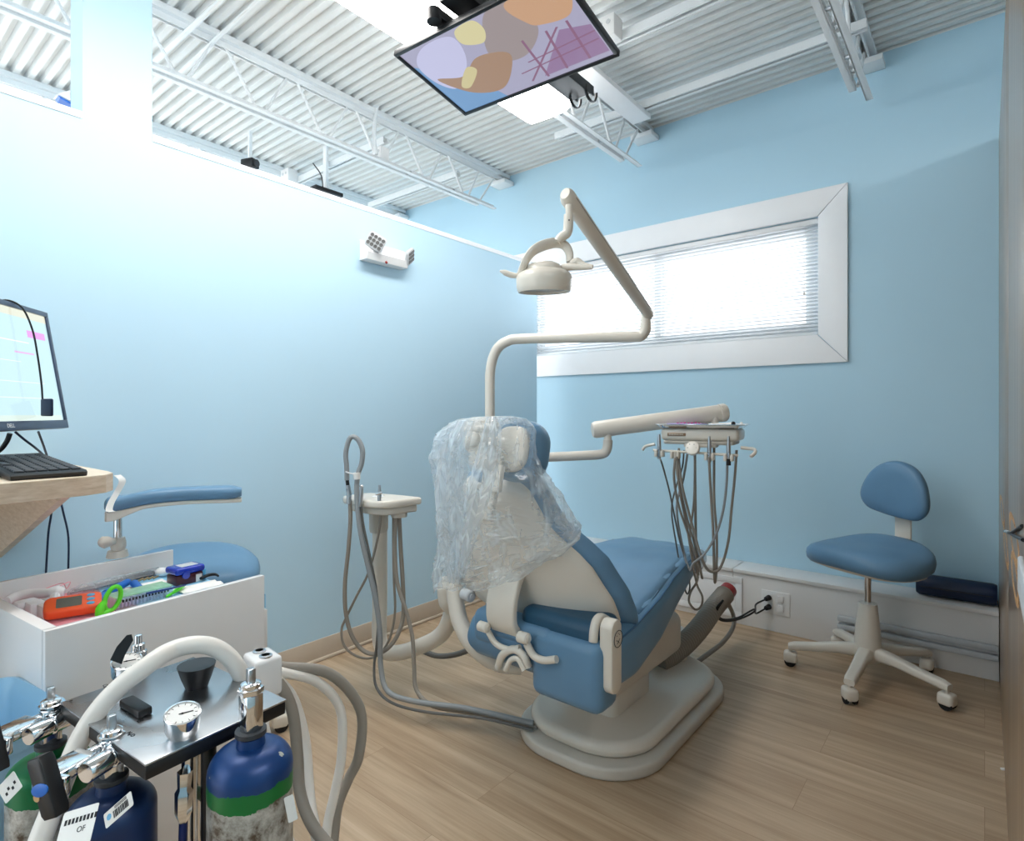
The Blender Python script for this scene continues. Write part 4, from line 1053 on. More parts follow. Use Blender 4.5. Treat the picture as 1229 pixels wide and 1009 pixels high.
r = MB(XD).tube([(x0_ + .19, .05, tz + .012), (x0_ + .24, .055, tz + .013), (x0_ + .27, .06, tz + .015), (x0_ + .285, .06, tz + .020)], [.006, .009, .008, .007], 12).build('saliva_tip', M['white_pl'], label='white plastic suction tip lying on the steel tray', cat='suction tip')
MB(XD).cyl((x0_ + .285, .06, tz + .019), (x0_ + .290, .055, tz + .019), .0085).build('end_cap', M['dark'], r)
r = MB(XD).cyl((x0_ + .172, .045, tz + .009), (x0_ + .195, .05, tz + .009), .005, seg=10).build('small_bur', M['tan_tag'], label='small bronze metal piece beside the leaflets on the tray', cat='metal piece')
MB(XD).ell((x1_ + .0, .07, tz + .020), .006, .006, .006, nu=12, nv=8).build('cotton_ball', M['paper'], label='little white cotton ball on the right rim of the steel tray', cat='cotton ball')

# ================================================================== ASSISTANT UNIT (left)
au = thing('assistant_unit', V(455, 790, 2.55), 'cream post with a small tray of suction hoses, left of the dental chair', 'suction unit')
P_ = 2.55
MB().tube([V(456, 618, P_), V(456, 700, P_), V(455.5, 745, P_), V(455.5, 765, P_), V(459, 778, P_ - .01), V(468, 783.5, P_ - .03), V(485, 782, P_ - .06), V(505, 775, P_ - .10), V(522, 767, P_ - .14), V(533, 757, P_ - .17), V(540, 742, P_ - .2), V(544, 728, P_ - .21)], .0325, 18, 5).build('post', M['cream'], au)
MB().tube([V(454.5, 606, P_), V(454.5, 634, P_), V(454.5, 638, P_)], [.042, .041, .037], 20, 0).build('post_collar', M['cream_dark'], au)
zt_ = CAM_H - (596 - 495) / 698 * 2.5
cen = V(455, 600, 2.5)
XA_ = TR((cen.x, cen.y, zt_), R(12))
tp = [(-.145, -.06), (.085, -.10), (.155, .045), (.14, .085), (-.10, .09), (-.15, .02)]
tpp = [(p.x, p.y) for p in catmull([(a, b, 0) for a, b in tp], 5, True)]
MB(XA_).prism(tpp, -.032, 0, .01, 3).build('tray_top', M['cream'], au)
MB(XA_).prism([(a * .86 + .01, b * .82) for a, b in tpp], -.062, -.030, .008, 3).build('tray_underside', M['cream_dark'], au)
MB(XA_).lathe([(.026, 0), (.026, .002), (.022, .0035), (.002, .0035)], (-.005, .0, 0), (0, 0, 1), 24).build('tray_cap', M['white_pl'], au)
vb = V(479, 608, 2.46)
MB().tube([V(479, 609, 2.47), V(479, 620, 2.47)], [.037, .033], 20, 0).build('valve_block', M['cream_dark'], au)
sh = [
 ('large grey suction hose looping high above the assistant tray', .0105, 'hose_grey', [(416.5, 576, 2.42), (416, 560, 2.42), (415, 545, 2.42), (418, 530, 2.42), (423, 524, 2.42), (430, 528, 2.42), (435, 540, 2.42), (434, 556, 2.42), (429, 572, 2.42), (428.5, 600, 2.41), (433, 640, 2.40), (442, 680, 2.39), (451, 720, 2.38), (456, 760, 2.37), (457, 800, 2.36), (466, 830, 2.32), (500, 842, 2.25), (560, 850, 2.2), (640, 868, 2.12)]),
 ('taupe suction hose hanging in the widest loop on the left of the post', .0088, 'hose', [(420, 601, 2.42), (420.5, 625, 2.42), (418, 660, 2.42), (414, 700, 2.42), (415, 735, 2.42), (422, 762, 2.42), (434, 779, 2.42), (448, 784.5, 2.41), (464, 779, 2.41), (477, 762, 2.42), (484, 738, 2.44), (483.5, 700, 2.45), (481, 660, 2.46), (479, 618, 2.465)]),
 ('thin taupe syringe hose crossing diagonally behind the suction loops', .0052, 'hose', [(457, 604, 2.39), (456, 630, 2.43), (450, 660, 2.46), (441, 690, 2.46), (428, 715, 2.46), (415, 742, 2.46), (410, 755, 2.46), (412, 772, 2.46), (422, 784, 2.46), (440, 790, 2.46), (456, 784, 2.46), (468, 765, 2.46), (474, 735, 2.46), (473, 700, 2.46), (472, 660, 2.47), (472, 618, 2.47)]),
 ('slim dark hose running down in front of the cream post', .0055, 'hose_dark', [(433, 604, 2.41), (436, 630, 2.41), (444, 668, 2.40), (451, 705, 2.40), (454, 740, 2.40), (452, 775, 2.40), (449, 800, 2.39), (452, 825, 2.36), (470, 843, 2.30), (510, 854, 2.22), (580, 862, 2.16), (640, 876, 2.10)]),
 ('taupe hose dropping to the floor on the right of the post', .0085, 'hose', [(475, 618, 2.455), (474, 660, 2.44), (477, 700, 2.42), (488, 735, 2.40), (495, 765, 2.38), (497, 800, 2.36), (500, 828, 2.33), (520, 847, 2.27), (570, 856, 2.2), (645, 872, 2.12)]),
]
for lb, rr, mt, pts in sh:
    MB().tube([V(*q) for q in pts], rr, 10, 5).build('suction_hose', M[mt], label=lb, cat='hose')
r = thing('suction_valve', V(418, 600, 2.42), 'silver suction valve with black neck at the left end of the assistant tray', 'suction valve')
MB().tube([V(419, 604, 2.42), V(419, 592, 2.42), V(417.5, 582, 2.42)], [.011, .0105, .009], 14, 0).build('body', M['steel'], r)
MB().cyl(V(417.5, 583, 2.42), V(416.5, 574, 2.42), .0075).build('neck', M['black'], r)
r = thing('suction_valve', V(433, 606, 2.42), 'silver suction valve with a narrow barrel, second from the left on the assistant tray', 'suction valve')
MB().tube([V(432, 608, 2.40), V(433.5, 595, 2.40), V(434, 584, 2.40)], [.006, .009, .007], 14, 0).build('body', M['steel'], r)
MB().ell(V(434, 583, 2.40), .009, .009, .006, nu=12, nv=8).build('lever', M['chrome'], r)
r = thing('air_syringe', V(456, 606, 2.4), 'small silver air-water syringe upright on the right of the assistant tray', 'syringe')
MB().tube([V(455, 606, 2.39), V(455.5, 594, 2.39), V(455.5, 588, 2.39), V(455.5, 582, 2.39)], [.007, .0085, .006, .0045], 14, 0).build('body', M['steel'], r)
MB().cyl(V(451, 593, 2.38), V(459, 591, 2.38), .0055).build('button', M['chrome'], r)
r = MB().tube([V(428, 567, 2.41), V(428.5, 575, 2.41)], [.015, .0135], 12, 0).build('hose_clip', M['paper'], label='cream tape band holding the high suction hose loop together', cat='clip')
MB().tube([V(415, 566, 2.41), V(421, 568, 2.40), V(426, 569, 2.40)], .003, 8).build('tie', M['white_pl'], r)
# dark cables on the floor behind the assistant arm
MB().tube([V(505, 780, 2.6), V(525, 787, 2.55), V(548, 785, 2.5), V(575, 775, 2.45), V(600, 770, 2.4)], .012, 8).build('floor_hose', M['hose_dark'], label='dark hose lying low between the assistant arm and the chair', cat='hose')
# corrugated conduit from base to the hatch
cp = [V(790, 795, 2.52), V(808, 783, 2.58), V(826, 768, 2.66), V(842, 750, 2.76), V(856, 730, 2.86), V(866, 718, 2.93), V(870, 713, 2.96)]
P = catmull(cp, 16)
rr_ = [.046 + (.0018 if i % 2 else -.0018) for i in range(len(P))]
r = MB().tube(P, rr_, 18, 0).build('corrugated_hose', M['hose'], label='thick ribbed grey utility hose rising from the floor toward the hatch', cat='hose')
e0, e1 = V(870, 713, 2.96), V(875, 707, 2.99)
MB().cyl(e0, e1, .042, .040).build('end_collar', M['red'], r, label='dark red end collar')
MB().cyl(e0 + (e1 - e0) * .3, e1 + (e1 - e0) * .1, .034, .034).build('inner_lines', M['black'], r)
MB().tube([V(820, 806, 2.6), V(845, 788, 2.72), V(868, 770, 2.9), V(880, 752, 3.0), V(880, 738, 3.02), V(873, 722, 3.0)], .011, 8).build('floor_hose', M['hose'], label='slim taupe hose under the thick ribbed one, curving up to the hatch', cat='hose')

# ================================================================== ROLLING STOOLS
def stool(c, rz, label, back=True, arm=False, seat_z=.60, mtv=None):
    r = thing('dental_stool', (c[0], c[1], 0), label, 'stool', None)
    X = TR((c[0], c[1], 0), rz)
    MB(X).lathe([(.05, .085), (.055, .10), (.052, .20), (.038, .335), (.036, .34), (.003, .34)], (0, 0, 0), (0, 0, 1), 24).build('column', M['cream'], r)
    MB(X).cyl((0, 0, .33), (0, 0, seat_z - .09), .014).build('gas_cylinder', M['chrome'], r)
    for k in range(5):
        a = R(5 + 72 * k) ; d_ = Vector((math.cos(a), math.sin(a), 0)); n_ = Vector((-d_.y, d_.x, 0))
        Pp = [(0.03, .125, .030, .03), (.12, .120, .027, .022), (.22, .105, .024, .018), (.30, .095, .023, .017), (.325, .090, .020, .012)]
        rg = [[d_ * q[0] + n_ * a_ + Vector((0, 0, q[1] + b_)) for a_, b_ in rrect(q[2] * 2, q[3] * 2, q[3] * .7, 4)] for q in Pp]
        MB(X).rings(rg).build('base_leg', M['cream'], r)
        cw = d_ * .315
        ca = MB(X); 
        Xc = X @ TR(cw, a + R(35 * (k % 3)))
        cs = MB(Xc); cs.cyl((0, 0, .062), (0, 0, .088), .008); cs.box(-.03, .030, -.027, .027, .016, .068, .014, 3)
        cs.build('caster_hood', M['cream'], r)
        cw_ = MB(Xc)
        for s_ in (-1, 1): cw_.cyl((.002, s_ * .010, .025), (.002, s_ * .024, .025), .025, bev=.003)
        cw_.build('caster_wheel', M['blackrub'], r)
    # seat: saddle-edged pad
    sx_, sy_ = .245, .205
    rg = []
    NS = 40
    def outl(th):
        x = math.cos(th); y = math.sin(th)
        return (sx_ * math.copysign(abs(x) ** .74, x), sy_ * math.copysign(abs(y) ** .74, y))
    for (s_, z_) in ((.02, .0), (.5, -.002), (.80, -.002), (.93, .006), (.985, .022), (1.0, .045), (.985, .064), (.93, .078), (.8, .088), (.55, .092), (.25, .092), (.02, .091)):
        ring = []
        for k in range(NS):
            x, y = outl(2 * math.pi * k / NS); x *= s_; y *= s_
            wv = -.020 * (abs(x) / sx_) ** 2 + .028 * (y / sy_) ** 2 * (0.3) + (.030 * max(0, y / sy_) ** 2) - .012 * max(0, -y / sy_)
            ring.append((x, y, seat_z - .085 + z_ + wv))
        rg.append(ring)
    MB(X).rings(rg).build('seat', M['vinyl'], r, ang=60)
    rg = [[(outl(2 * math.pi * k / NS)[0] * s_, outl(2 * math.pi * k / NS)[1] * s_, seat_z - .085 + z_ - .020 * (abs(math.cos(2 * math.pi * k / NS)) * s_) ** 2) for k in range(NS)] for s_, z_ in ((.3, -.028), (.7, -.022), (.88, -.006), (.90, .004))]
    MB(X).rings(rg).build('seat_pan', M['cream'], r, ang=50)
    MB(X).box(-.04, .04, -.06, .06, seat_z - .118, seat_z - .10, .006).build('tilt_plate', M['cream_dark'], r)
    if back:
        st = [(0.0, .14, seat_z - .10), (.0, .215, seat_z - .09), (.0, .245, seat_z - .03), (.0, .25, seat_z + .10), (0, .245, seat_z + .17)]
        P = catmull(st, 5); rg = []
        for i, p_ in enumerate(P):
            t = (P[min(i + 1, len(P) - 1)] - P[max(i - 1, 0)]).normalized(); nn = Vector((1, 0, 0)).cross(t)
            rg.append([p_ + Vector((a_, 0, 0)) + nn * b_ for a_, b_ in rrect(.075, .012, .005, 2)])
        MB(X).rings(rg).build('back_stem', M['cream'], r)
        # rounded shield-shaped back pad
        oc = [(0, .140), (.07, .122), (.122, .070), (.150, .0), (.152, -.062), (.115, -.108), (.05, -.120), (.0, -.122), (-.05, -.120), (-.115, -.108), (-.152, -.062), (-.150, .0), (-.122, .070), (-.07, .122)]
        oc = [(a_ * math.cos(.14) + b_ * math.sin(.14), -a_ * math.sin(.14) + b_ * math.cos(.14)) for a_, b_ in oc]
        if False: pass
        oc = [(p.x, p.y) for p in catmull([(a_, b_, 0) for a_, b_ in oc], 4, True)]
        rg = []
        for (s_, y_) in ((.03, .052), (.6, .052), (.86, .046), (.97, .034), (1.0, .018), (.98, .002), (.88, -.010), (.6, -.014), (.03, -.015)):
            rg.append([(a_ * s_, .235 + y_ - .045 + .9 * (a_ * s_) ** 2 * -.9, seat_z + .235 + b_ * s_) for a_, b_ in oc])
        MB(X).rings(rg).build('back_pad', M['vinyl'], r, ang=60)
    if arm:
        ac = V(140, 640, 1.80); al = X.inverted() @ ac
        ap = thing('x', (0, 0, 0)) if False else None
        MB().cyl(V(141, 660, 1.8), V(141, 668, 1.8), .026, .030).build('arm_socket', M['cream_dark'], r)
        MB().tube([V(142, 662, 1.8), V(142, 656, 1.8), V(142, 650, 1.8), V(142, 645, 1.8)], [.016, .021, .021, .018], 16, 0).build('post_sleeve', M['cream_dark'], r)
        MB().cyl(V(141.5, 648, 1.8), V(141.5, 612, 1.8), .0115).build('arm_post', M['chrome'], r)
        MB().tube([V(137, 650, 1.78), V(130, 650, 1.76), V(124, 651, 1.75), V(121, 652, 1.75)], [.009, .016, .019, .010], 12).build('height_knob', M['cream_dark'], r)
        MB().tube([V(141.5, 672, 1.8), (V(141.5, 700, 1.8)), (al0 if False else V(160, 716, 1.9)), Vector((c[0], c[1], seat_z - .11))], .016, 12).build('arm_bracket', M['cream_dark'], r)
        cp_ = [V(128, 607, 1.785), V(150, 604, 1.80), V(180, 597.5, 1.82), V(215, 594, 1.86), V(250, 592.5, 1.90), V(290, 591.5, 1.94)]
        P = catmull(cp_, 5); rg = []; rg2 = []
        for i, p_ in enumerate(P):
            t = P[min(i + 1, len(P) - 1)] - P[max(i - 1, 0)]; t.z = 0; t.normalize(); nn = Vector((-t.y, t.x, 0))
            u = i / (len(P) - 1); s_ = min(1, (u * 16 + .35), ((1 - u) * 12 + .35)) ** .5
            rg.append([p_ + nn * a_ * s_ + Vector((0, 0, .004 + (b_) * s_)) for a_, b_ in rrect(.078, .042 + (.006 if u < .15 else 0), .019, 5)])
            th = .030 if u < .12 else lerp(.030, .012, min(1, (u - .12) / .25))
            rg2.append([p_ + nn * a_ * s_ + Vector((0, 0, -.016 - th / 2 + b_)) for a_, b_ in rrect(.062, th, .005, 3)])
        MB().rings(rg).build('arm_pad', M['vinyl'], r, ang=60)
        MB().rings(rg2).build('arm_carrier', M['cream'], r, ang=50)
    return r
stool((-.41, 3.055), R(-27), 'blue rolling stool with rounded backrest beside the wooden cabinet, cream base')
sc_ = V(222, 680, 2.06)
stool((sc_.x, sc_.y), R(60), 'blue stool with a curved padded arm, half hidden behind the open white cart', back=False, arm=True, seat_z=.675)
# ================================================================== DESK, MONITOR, KEYBOARD
DZ = 1.04
r = thing('wall_desk', (-2.12, -.1, .69), 'pale wood laminate standing desk fixed to the left wall', 'desk')
pl_ = [(-2.499, -1.3), (-1.70, -1.3), (-1.705, .25)] + [(-1.705 - .03 * k * k / 16, .25 + .055 * k) for k in range(1, 4)]
pl_ = [(-2.499, -1.3), (-1.69, -1.3), (-1.695, .18), (-1.703, .33), (-1.722, .45), (-1.745, .50), (-1.785, .527), (-1.84, .533), (-2.499, .533)]
MB().prism(pl_, DZ - .045, DZ - .0005, .001, 1).build('desk_top', M['desk_wood'], r, ang=25)
MB().prism([(a * .9995 - .001, b * .9995) for a, b in pl_], DZ - .0004, DZ + .0012, 0).build('top_surface', M['desk_top'], r, smooth=False)
Xg = Matrix(((1, 0, 0, 0), (0, 0, -1, .425), (0, 1, 0, 0), (0, 0, 0, 1)))
MB(Xg).prism([(-2.499, .726), (-1.735, .9945), (-2.499, .9945)], 0, .02, .001, 1).build('gusset_panel', M['desk_wood'], r)
MB().box(-2.499, -2.48, -1.2, .44, .86, .9945).build('wall_cleat', M['desk_wood'], r)
# strip of tape on the desk end
p0 = V(141, 569, 1.52)
mm = MB(); P = catmull([V(141, 570, 1.50), V(147, 577, 1.49), V(141, 590, 1.49), V(134, 602, 1.48), V(131, 612, 1.47), V(135, 614, 1.465)], 4)
w_ = Vector((.006, .006, .001))
mm.rings([[q - w_, q + w_, q + w_ + Vector((.0006, -.0006, .0004)), q - w_ + Vector((.0006, -.0006, .0004))] for q in P])
mm.build('tape_strip', M['paper'], label='curl of white paper tape hanging from the desk corner', cat='tape')

XM = Matrix.Translation(Vector((-2.119, .513, 1.155))) @ Matrix.Rotation(R(141.9), 4, 'Z') @ Matrix.Rotation(R(-9.3), 4, 'X')
mw, mh = .555, .345
r = thing('computer_monitor', (-1.93, .30, DZ), 'computer monitor with thin black bezel on the desk, cable draped over it', 'monitor')
m = MB(XM); bz, bb = .014, .024
for q in ((-mw, 0, 0, bb), (-mw, 0, mh - bz, mh), (-mw, -mw + bz, bb, mh - bz), (-bz, 0, bb, mh - bz)):
    m.box(q[0], q[1], 0, .02, q[2], q[3], .0015)
M['bezel'] = mat('slate monitor bezel', (62, 74, 96), 0.3, var=.02)
bz_o = m.build('bezel', M['bezel'], r)
MB(XM).box(-mw + .01, -.01, .008, .036, .01, mh - .01, .006).build('back_shell', M['black'], r)
SW, SH = mw - 2 * bz, mh - bz - bb
def ms(x0, x1, y0, y1, rgb, lay, par, e=.44, nm='screen_item'):
    key = 'ms%d_%d_%d' % tuple(rgb)
    if key not in M: M[key] = screen_mat('monitor colour', rgb, e)
    yy = .0045 - .0003 * lay
    mm = MB(XM); mm.add([(-mw + bz + x0 * SW, yy, bb + y0 * SH), (-mw + bz + x1 * SW, yy, bb + y0 * SH), (-mw + bz + x1 * SW, yy, bb + y1 * SH), (-mw + bz + x0 * SW, yy, bb + y1 * SH)], [(0, 1, 2, 3)])
    return mm.build(nm, M[key], par, smooth=False)
scn = ms(0, 1, 0, 1, (190, 220, 228), 0, r, nm='screen')
ms(0, 1, .93, 1, (214, 214, 196), 1, scn); ms(.0, .985, .0, .05, (206, 222, 214), 1, scn)
ms(.80, .965, .76, .825, (216, 150, 214), 1, scn); ms(.66, .83, .60, .615, (218, 170, 214), 1, scn); ms(.5, .80, .70, .71, (232, 236, 236), 1, scn)
ms(.3, .88, .34, .345, (232, 236, 236), 1, scn); ms(.3, .94, .20, .205, (232, 236, 236), 1, scn); ms(.2, .7, .52, .525, (232, 236, 236), 1, scn)
def text(s_, size, X, m, name, parent=None, ext=0.0002, **k):
    c = bpy.data.curves.new(name, 'FONT'); c.body = s_; c.size = size; c.extrude = ext; c.align_x = 'CENTER'; c.align_y = 'CENTER'
    tmp = bpy.data.objects.new('tmp', c); COL.objects.link(tmp)
    dg = bpy.context.evaluated_depsgraph_get(); me = bpy.data.meshes.new_from_object(tmp.evaluated_get(dg))
    bpy.data.objects.remove(tmp)
    b = bmesh.new(); b.from_mesh(me); b.verts.index_update(); bpy.data.meshes.remove(me)
    mm = MB(X); mm.merge(b)
    return mm.build(name, m, parent, smooth=False, **k)
text('DELL', .014, XM @ Matrix.Translation(Vector((-mw / 2 - .0, -.0006, .012))) @ Matrix.Rotation(R(90), 4, 'X'), M['white_pl'], 'maker_mark', bz_o)
m = MB(XM); m.box(-mw / 2 - .04, -mw / 2 + .04, .036, .055, .10, .2, .006); m.build('stand_mount', M['grey_pl'], r)
c0 = XM @ Vector((-mw / 2, .07, .14))
dy = Vector((-.617, -.787, 0))
m = MB(); m.tube([c0, c0 + dy * .02 - Vector((0, 0, .05)), Vector((c0.x, c0.y, DZ + .015)) - dy * .0], [.03, .032, .034], 16, 4, flat=.4); m.build('stand_neck', M['grey_pl'], r)
m = MB(TR((c0.x - .0, c0.y + .0, DZ + .0014), R(141.9))); m.prism(rrect(.24, .17, .04), 0, .012, .004); m.build('stand_foot', M['grey_pl'], r)
# sensor on its cord, looped over the monitor
tpz = XM @ Vector((-.05, -.004, mh + .004))
pts = [XM @ Vector(v) for v in ((-.185, .045, mh - .06), (-.183, .038, mh - .01), (-.175, .012, mh + .006), (-.150, -.010, mh - .012), (-.136, -.018, mh - .07), (-.138, -.020, mh - .14), (-.145, -.020, mh - .22), (-.150, -.018, .080))]
r3 = thing('xray_sensor', pts[-1] - Vector((0, 0, .05)), 'black square sensor hanging on a thin cord down the monitor screen', 'sensor')
MB().tube(pts, .0024, 8).build('cord', M['black'], r3)
MB(frame(XM @ Vector((-.148, -.024, .056)), (.5, .2, 0), (-.2, .5, 0), (0, 0, 1))).box(-.021, .021, -.004, .004, -.024, .024, .005, 3).build('sensor_plate', M['navy'], r3)
# cords under monitor
for k, (pts, lb) in enumerate((([V(18, 518, 1.66), V(30, 528, 1.68), V(42, 537, 1.72), V(52, 546, 1.78), V(60, 556, 1.84), V(62, 575, 1.92), V(62, 612, 1.96), V(58, 640, 1.97), V(55, 690, 1.98), V(52, 730, 1.98)], 'thin dark cord trailing from the monitor, left one of the two below the desk'),
                               ([V(46, 518, 1.72), V(52, 534, 1.76), V(57, 548, 1.82), V(64, 560, 1.90), V(70, 590, 1.97), V(76, 615, 1.98), V(82, 645, 1.98), V(82, 690, 1.98), V(84, 730, 1.98)], 'thin dark cord trailing from the monitor, right one of the two below the desk'))):
    MB().tube(pts, .0032, 8).build('monitor_cord', M['navy'], label=lb, cat='cord')
MB().tube([V(12, 520, 1.55), V(8, 530, 1.55), V(0, 540, 1.55), V(-12, 546, 1.55)], .006, 8).build('video_cable', M['black'], label='thick black video cable curving down beside the monitor stand', cat='cable')
# keyboard
r = thing('keyboard', (-1.97, .385, DZ), 'black keyboard lying on the pale desk below the monitor', 'keyboard')
kx0, kx1, ky0, ky1 = -2.19, -1.752, .312, .462
kX = TR((0, 0, 0), 0)
# wedge body: thick toward the back (-X)
m = MB(Matrix(((1, 0, 0, 0), (0, 0, -1, ky1), (0, 1, 0, 0), (0, 0, 0, 1))))
m.prism([(kx0, DZ + .002), (kx1, DZ + .002), (kx1 + .004, DZ + .012), (kx1 - .004, DZ + .017), (kx0, DZ + .040)], 0, ky1 - ky0, .003, 2)
m.build('keyboard_body', M['black'], r)
slope = (.040 - .017) / (kx1 - kx0)
rows = 6; cols = 15
for j in range(rows):
    kk = MB(); yy0 = ky0 + .010 + j * .0222
    x = kx1 - .014; i = 0
    widths = [.021] * 3 + [.026] + [.021] * 9 + [.03, .021, .021, .021]
    if j == 0: widths = [.021, .021, .021, .03, .03, .12, .03, .03, .021, .021, .021]
    for w in widths:
        if x - w < kx0 + .010: break
        zz = DZ + .017 + (kx1 - (x - w / 2)) * slope
        kk.box(x - w + .0025, x, yy0, yy0 + .019, zz - .003, zz + .0045, .0015, 1)
        x -= w
    kk.build('key_row', M['dark'], r)

# ================================================================== OPEN WHITE CART
P0 = at(54, 758, Z=.75); P1 = at(317.5, 690, Z=.75)
exd = Vector((P1.x - P0.x, P1.y - P0.y, 0)); Lc = exd.length; exd.normalize()
XC = frame((P0.x, P0.y, 0), exd, Vector((0, 0, 1)).cross(exd), (0, 0, 1)); Dc = .535
r = thing('storage_cart', (P0 + P1) / 2 * 1 - Vector((0, 0, .75)) + Vector((-.25, 0, 0)), 'white glossy storage cart with raised rails and cluttered open top', 'cart')
tz_ = .683
M['carcass_blue'] = mat('white laminate side', (232, 236, 240), .2, coat=.2, var=.01)
MB(XC).box(0, Lc, -.0, .018, .06, .75, .0015).build('front_panel', M['white_gloss'], r)
MB(XC).box(0, .026, .020, Dc, .06, .75, .0015).build('left_panel', M['white_gloss'], r)
MB(XC).box(.027, Lc + .015, Dc - .016, Dc, .06, .75, .0015).build('rear_panel', M['white_gloss'], r)
MB(XC).box(.027, Lc, .019, Dc - .017, tz_ - .012, tz_, .001).build('top_board', M['white_gloss'], r)
MB(XC).box(.027, Lc - .004, .019, Dc - .018, .06, tz_ - .013, .001).build('carcass', M['carcass_blue'], r)
zz = .06
for k, hgt in enumerate((.27, .195, .125)):
    dr = MB(XC).box(Lc + .0, Lc + .022, .019, Dc - .02, zz + .002, zz + hgt - .004, .0015).build('drawer_front', M['white_gloss'], r)
    MB(XC).tube([(Lc + .022, .18, zz + hgt * .6), (Lc + .045, .19, zz + hgt * .6), (Lc + .045, .33, zz + hgt * .6), (Lc + .022, .34, zz + hgt * .6)], .004, 8, 2).build('drawer_pull', M['steel'], dr)
    zz += hgt
for q in ((.05, .06), (.05, Dc - .06), (Lc - .04, .06), (Lc - .04, Dc - .06)):
    MB(XC).tube([(q[0], q[1] - .01, .028), (q[0], q[1] + .01, .028)], .028, 16, 0).build('caster_wheel', M['blackrub'], r)
    MB(XC).box(q[0] - .015, q[0] + .015, q[1] - .015, q[1] + .015, .03, .062, .003).build('caster_fork', M['steel'], r)
TZ = tz_
# pink and blue liner paper
MB(XC).box(.03, Lc * .80, .03, Dc - .02, TZ + .0005, TZ + .0025).build('tray_liner', M['pink'], label='pink paper liner covering most of the cart top', cat='liner', smooth=False)
MB(XC).box(Lc * .55, Lc + .010, .022, Dc - .018, TZ + .003, TZ + .0045).build('tray_liner', M['lblue'], label='light blue paper sheet at the right end of the cart top', cat='liner', smooth=False)
MB(XC).box(Lc + .0225, Lc + .024, .03, .05, TZ - .035, TZ + .003).build('liner_edge', M['lblue'], label='light blue paper corner folded over the right edge of the cart', cat='paper', smooth=False)
TZ += .004
def T(px, py, h=0.0): return at(px, py, Z=TZ + h)
# white curing gun
r = thing('curing_gun', T(50, 725), 'white plastic dispensing gun lying at the left of the cart top', 'dispenser')
MB().tube([T(8, 722, .02), T(20, 716, .022), T(40, 712, .024), T(60, 712, .024), T(70, 711, .024)], [.012, .014, .013, .014, .016], 14, flat=.8).build('grip', M['white_pl'], r)
MB().tube([T(12, 728, .012), T(32, 724, .014), T(54, 722, .016), T(60, 720, .018)], [.006, .009, .010, .010], 12).build('trigger', M['grey_pl'], r)
MB().tube([T(60, 712, .024), T(69, 711, .024), T(77, 711, .022)], [.016, .019, .012], 14).build('body', M['white_pl'], r)
MB().tube([T(66, 716, .02), T(64, 726, .016), T(62, 732, .014)], [.012, .011, .008], 14).build('nozzle', M['white_pl'], r)
MB().cyl(T(63, 728, .016), T(62, 734, .014), .0062).build('nozzle_tip', M['dark'], r)
# instruments in a clear sleeve
r = thing('instrument_bundle', T(140, 698), 'bundle of long chrome instruments in a clear sleeve beside the rear rail', 'instruments')
for k, (a, b) in enumerate((((84, 712), (184, 686)), ((90, 709), (186, 683)), ((100, 709), (188, 687)), ((110, 705), (184, 690)), ((86, 708), (150, 694)))):
    MB().tube([T(a[0], a[1], .008 + .003 * (k % 2)), T((a[0] + b[0]) / 2, (a[1] + b[1]) / 2, .010), T(b[0], b[1], .010)], [.0022, .0048, .0048], 10).build('instrument', M['steel_dark'], r)
a, b = T(82, 713, .010), T(190, 686, .010)
MB().tube([a, a.lerp(b, .1), a.lerp(b, .5), b], [.006, .018, .019, .015], 14, 3, flat=1.0, up=(0, 0, .5)).build('clear_sleeve', M['clear'], r, ang=180)
MB().ell(T(195, 686, .014), .024, .02, .014, nu=16, nv=10).build('sleeve_knot', M['white_pl'], r)
MB().tube([T(50, 708, .03), T(66, 702, .03), T(76, 700, .035), T(80, 706, .03), T(84, 698, .04), T(70, 704, .04)], .0011, 6, 5).build('floss_tangle', M['pink'], label='tangle of thin pink floss beside the white dispensing gun', cat='floss')
# little boxes left
for i, (px_, py_, w_, h_, mt, lb) in enumerate(((43, 738, .034, .034, 'white_pl', 'small white carton beside the left rail of the cart'), (54, 741, .022, .032, 'paper', 'narrow pinkish white carton between the white one and the orange device'))):
    MB(Matrix.Translation(T(px_, py_, 0)) @ XC.to_3x3().to_4x4()).box(-w_ / 2, w_ / 2, -.02, .02, 0, h_, .003).build('carton', M[mt], label=lb, cat='box')
MB(Matrix.Translation(T(35, 733, 0)) @ XC.to_3x3().to_4x4()).box(-.03, .02, -.016, .02, 0, .03, .008).build('gauze_pack', M['white_pl'], label='soft white gauze pack at the left rail below the dispensing gun', cat='gauze')
# orange device
oc = T(88, 738, .0); dX = (T(116, 734) - T(60, 743)); dX.z = 0
XO = frame(oc + Vector((0, 0, .014)), dX, Vector((0, 0, 1)).cross(dX), (0, 0, 1)) @ Matrix.Rotation(R(24), 4, 'X')
r = thing('apex_locator', oc, 'orange handheld device with a grey display on the cart top', 'device')
MB(XO).prism(rrect(.118, .060, .016), 0, .026, .006, 3).build('case', M['orange'], r)
MB(XO).prism(rrect(.052, .036, .004, cx=-.008), .0255, .0268).build('display', M['lcd'], r)
for k in range(3): MB(XO).ell((.036, -.016 + k * .016, .026), .009, .0055, .003, nu=14, nv=8).build('button', M['skyblue'], r)
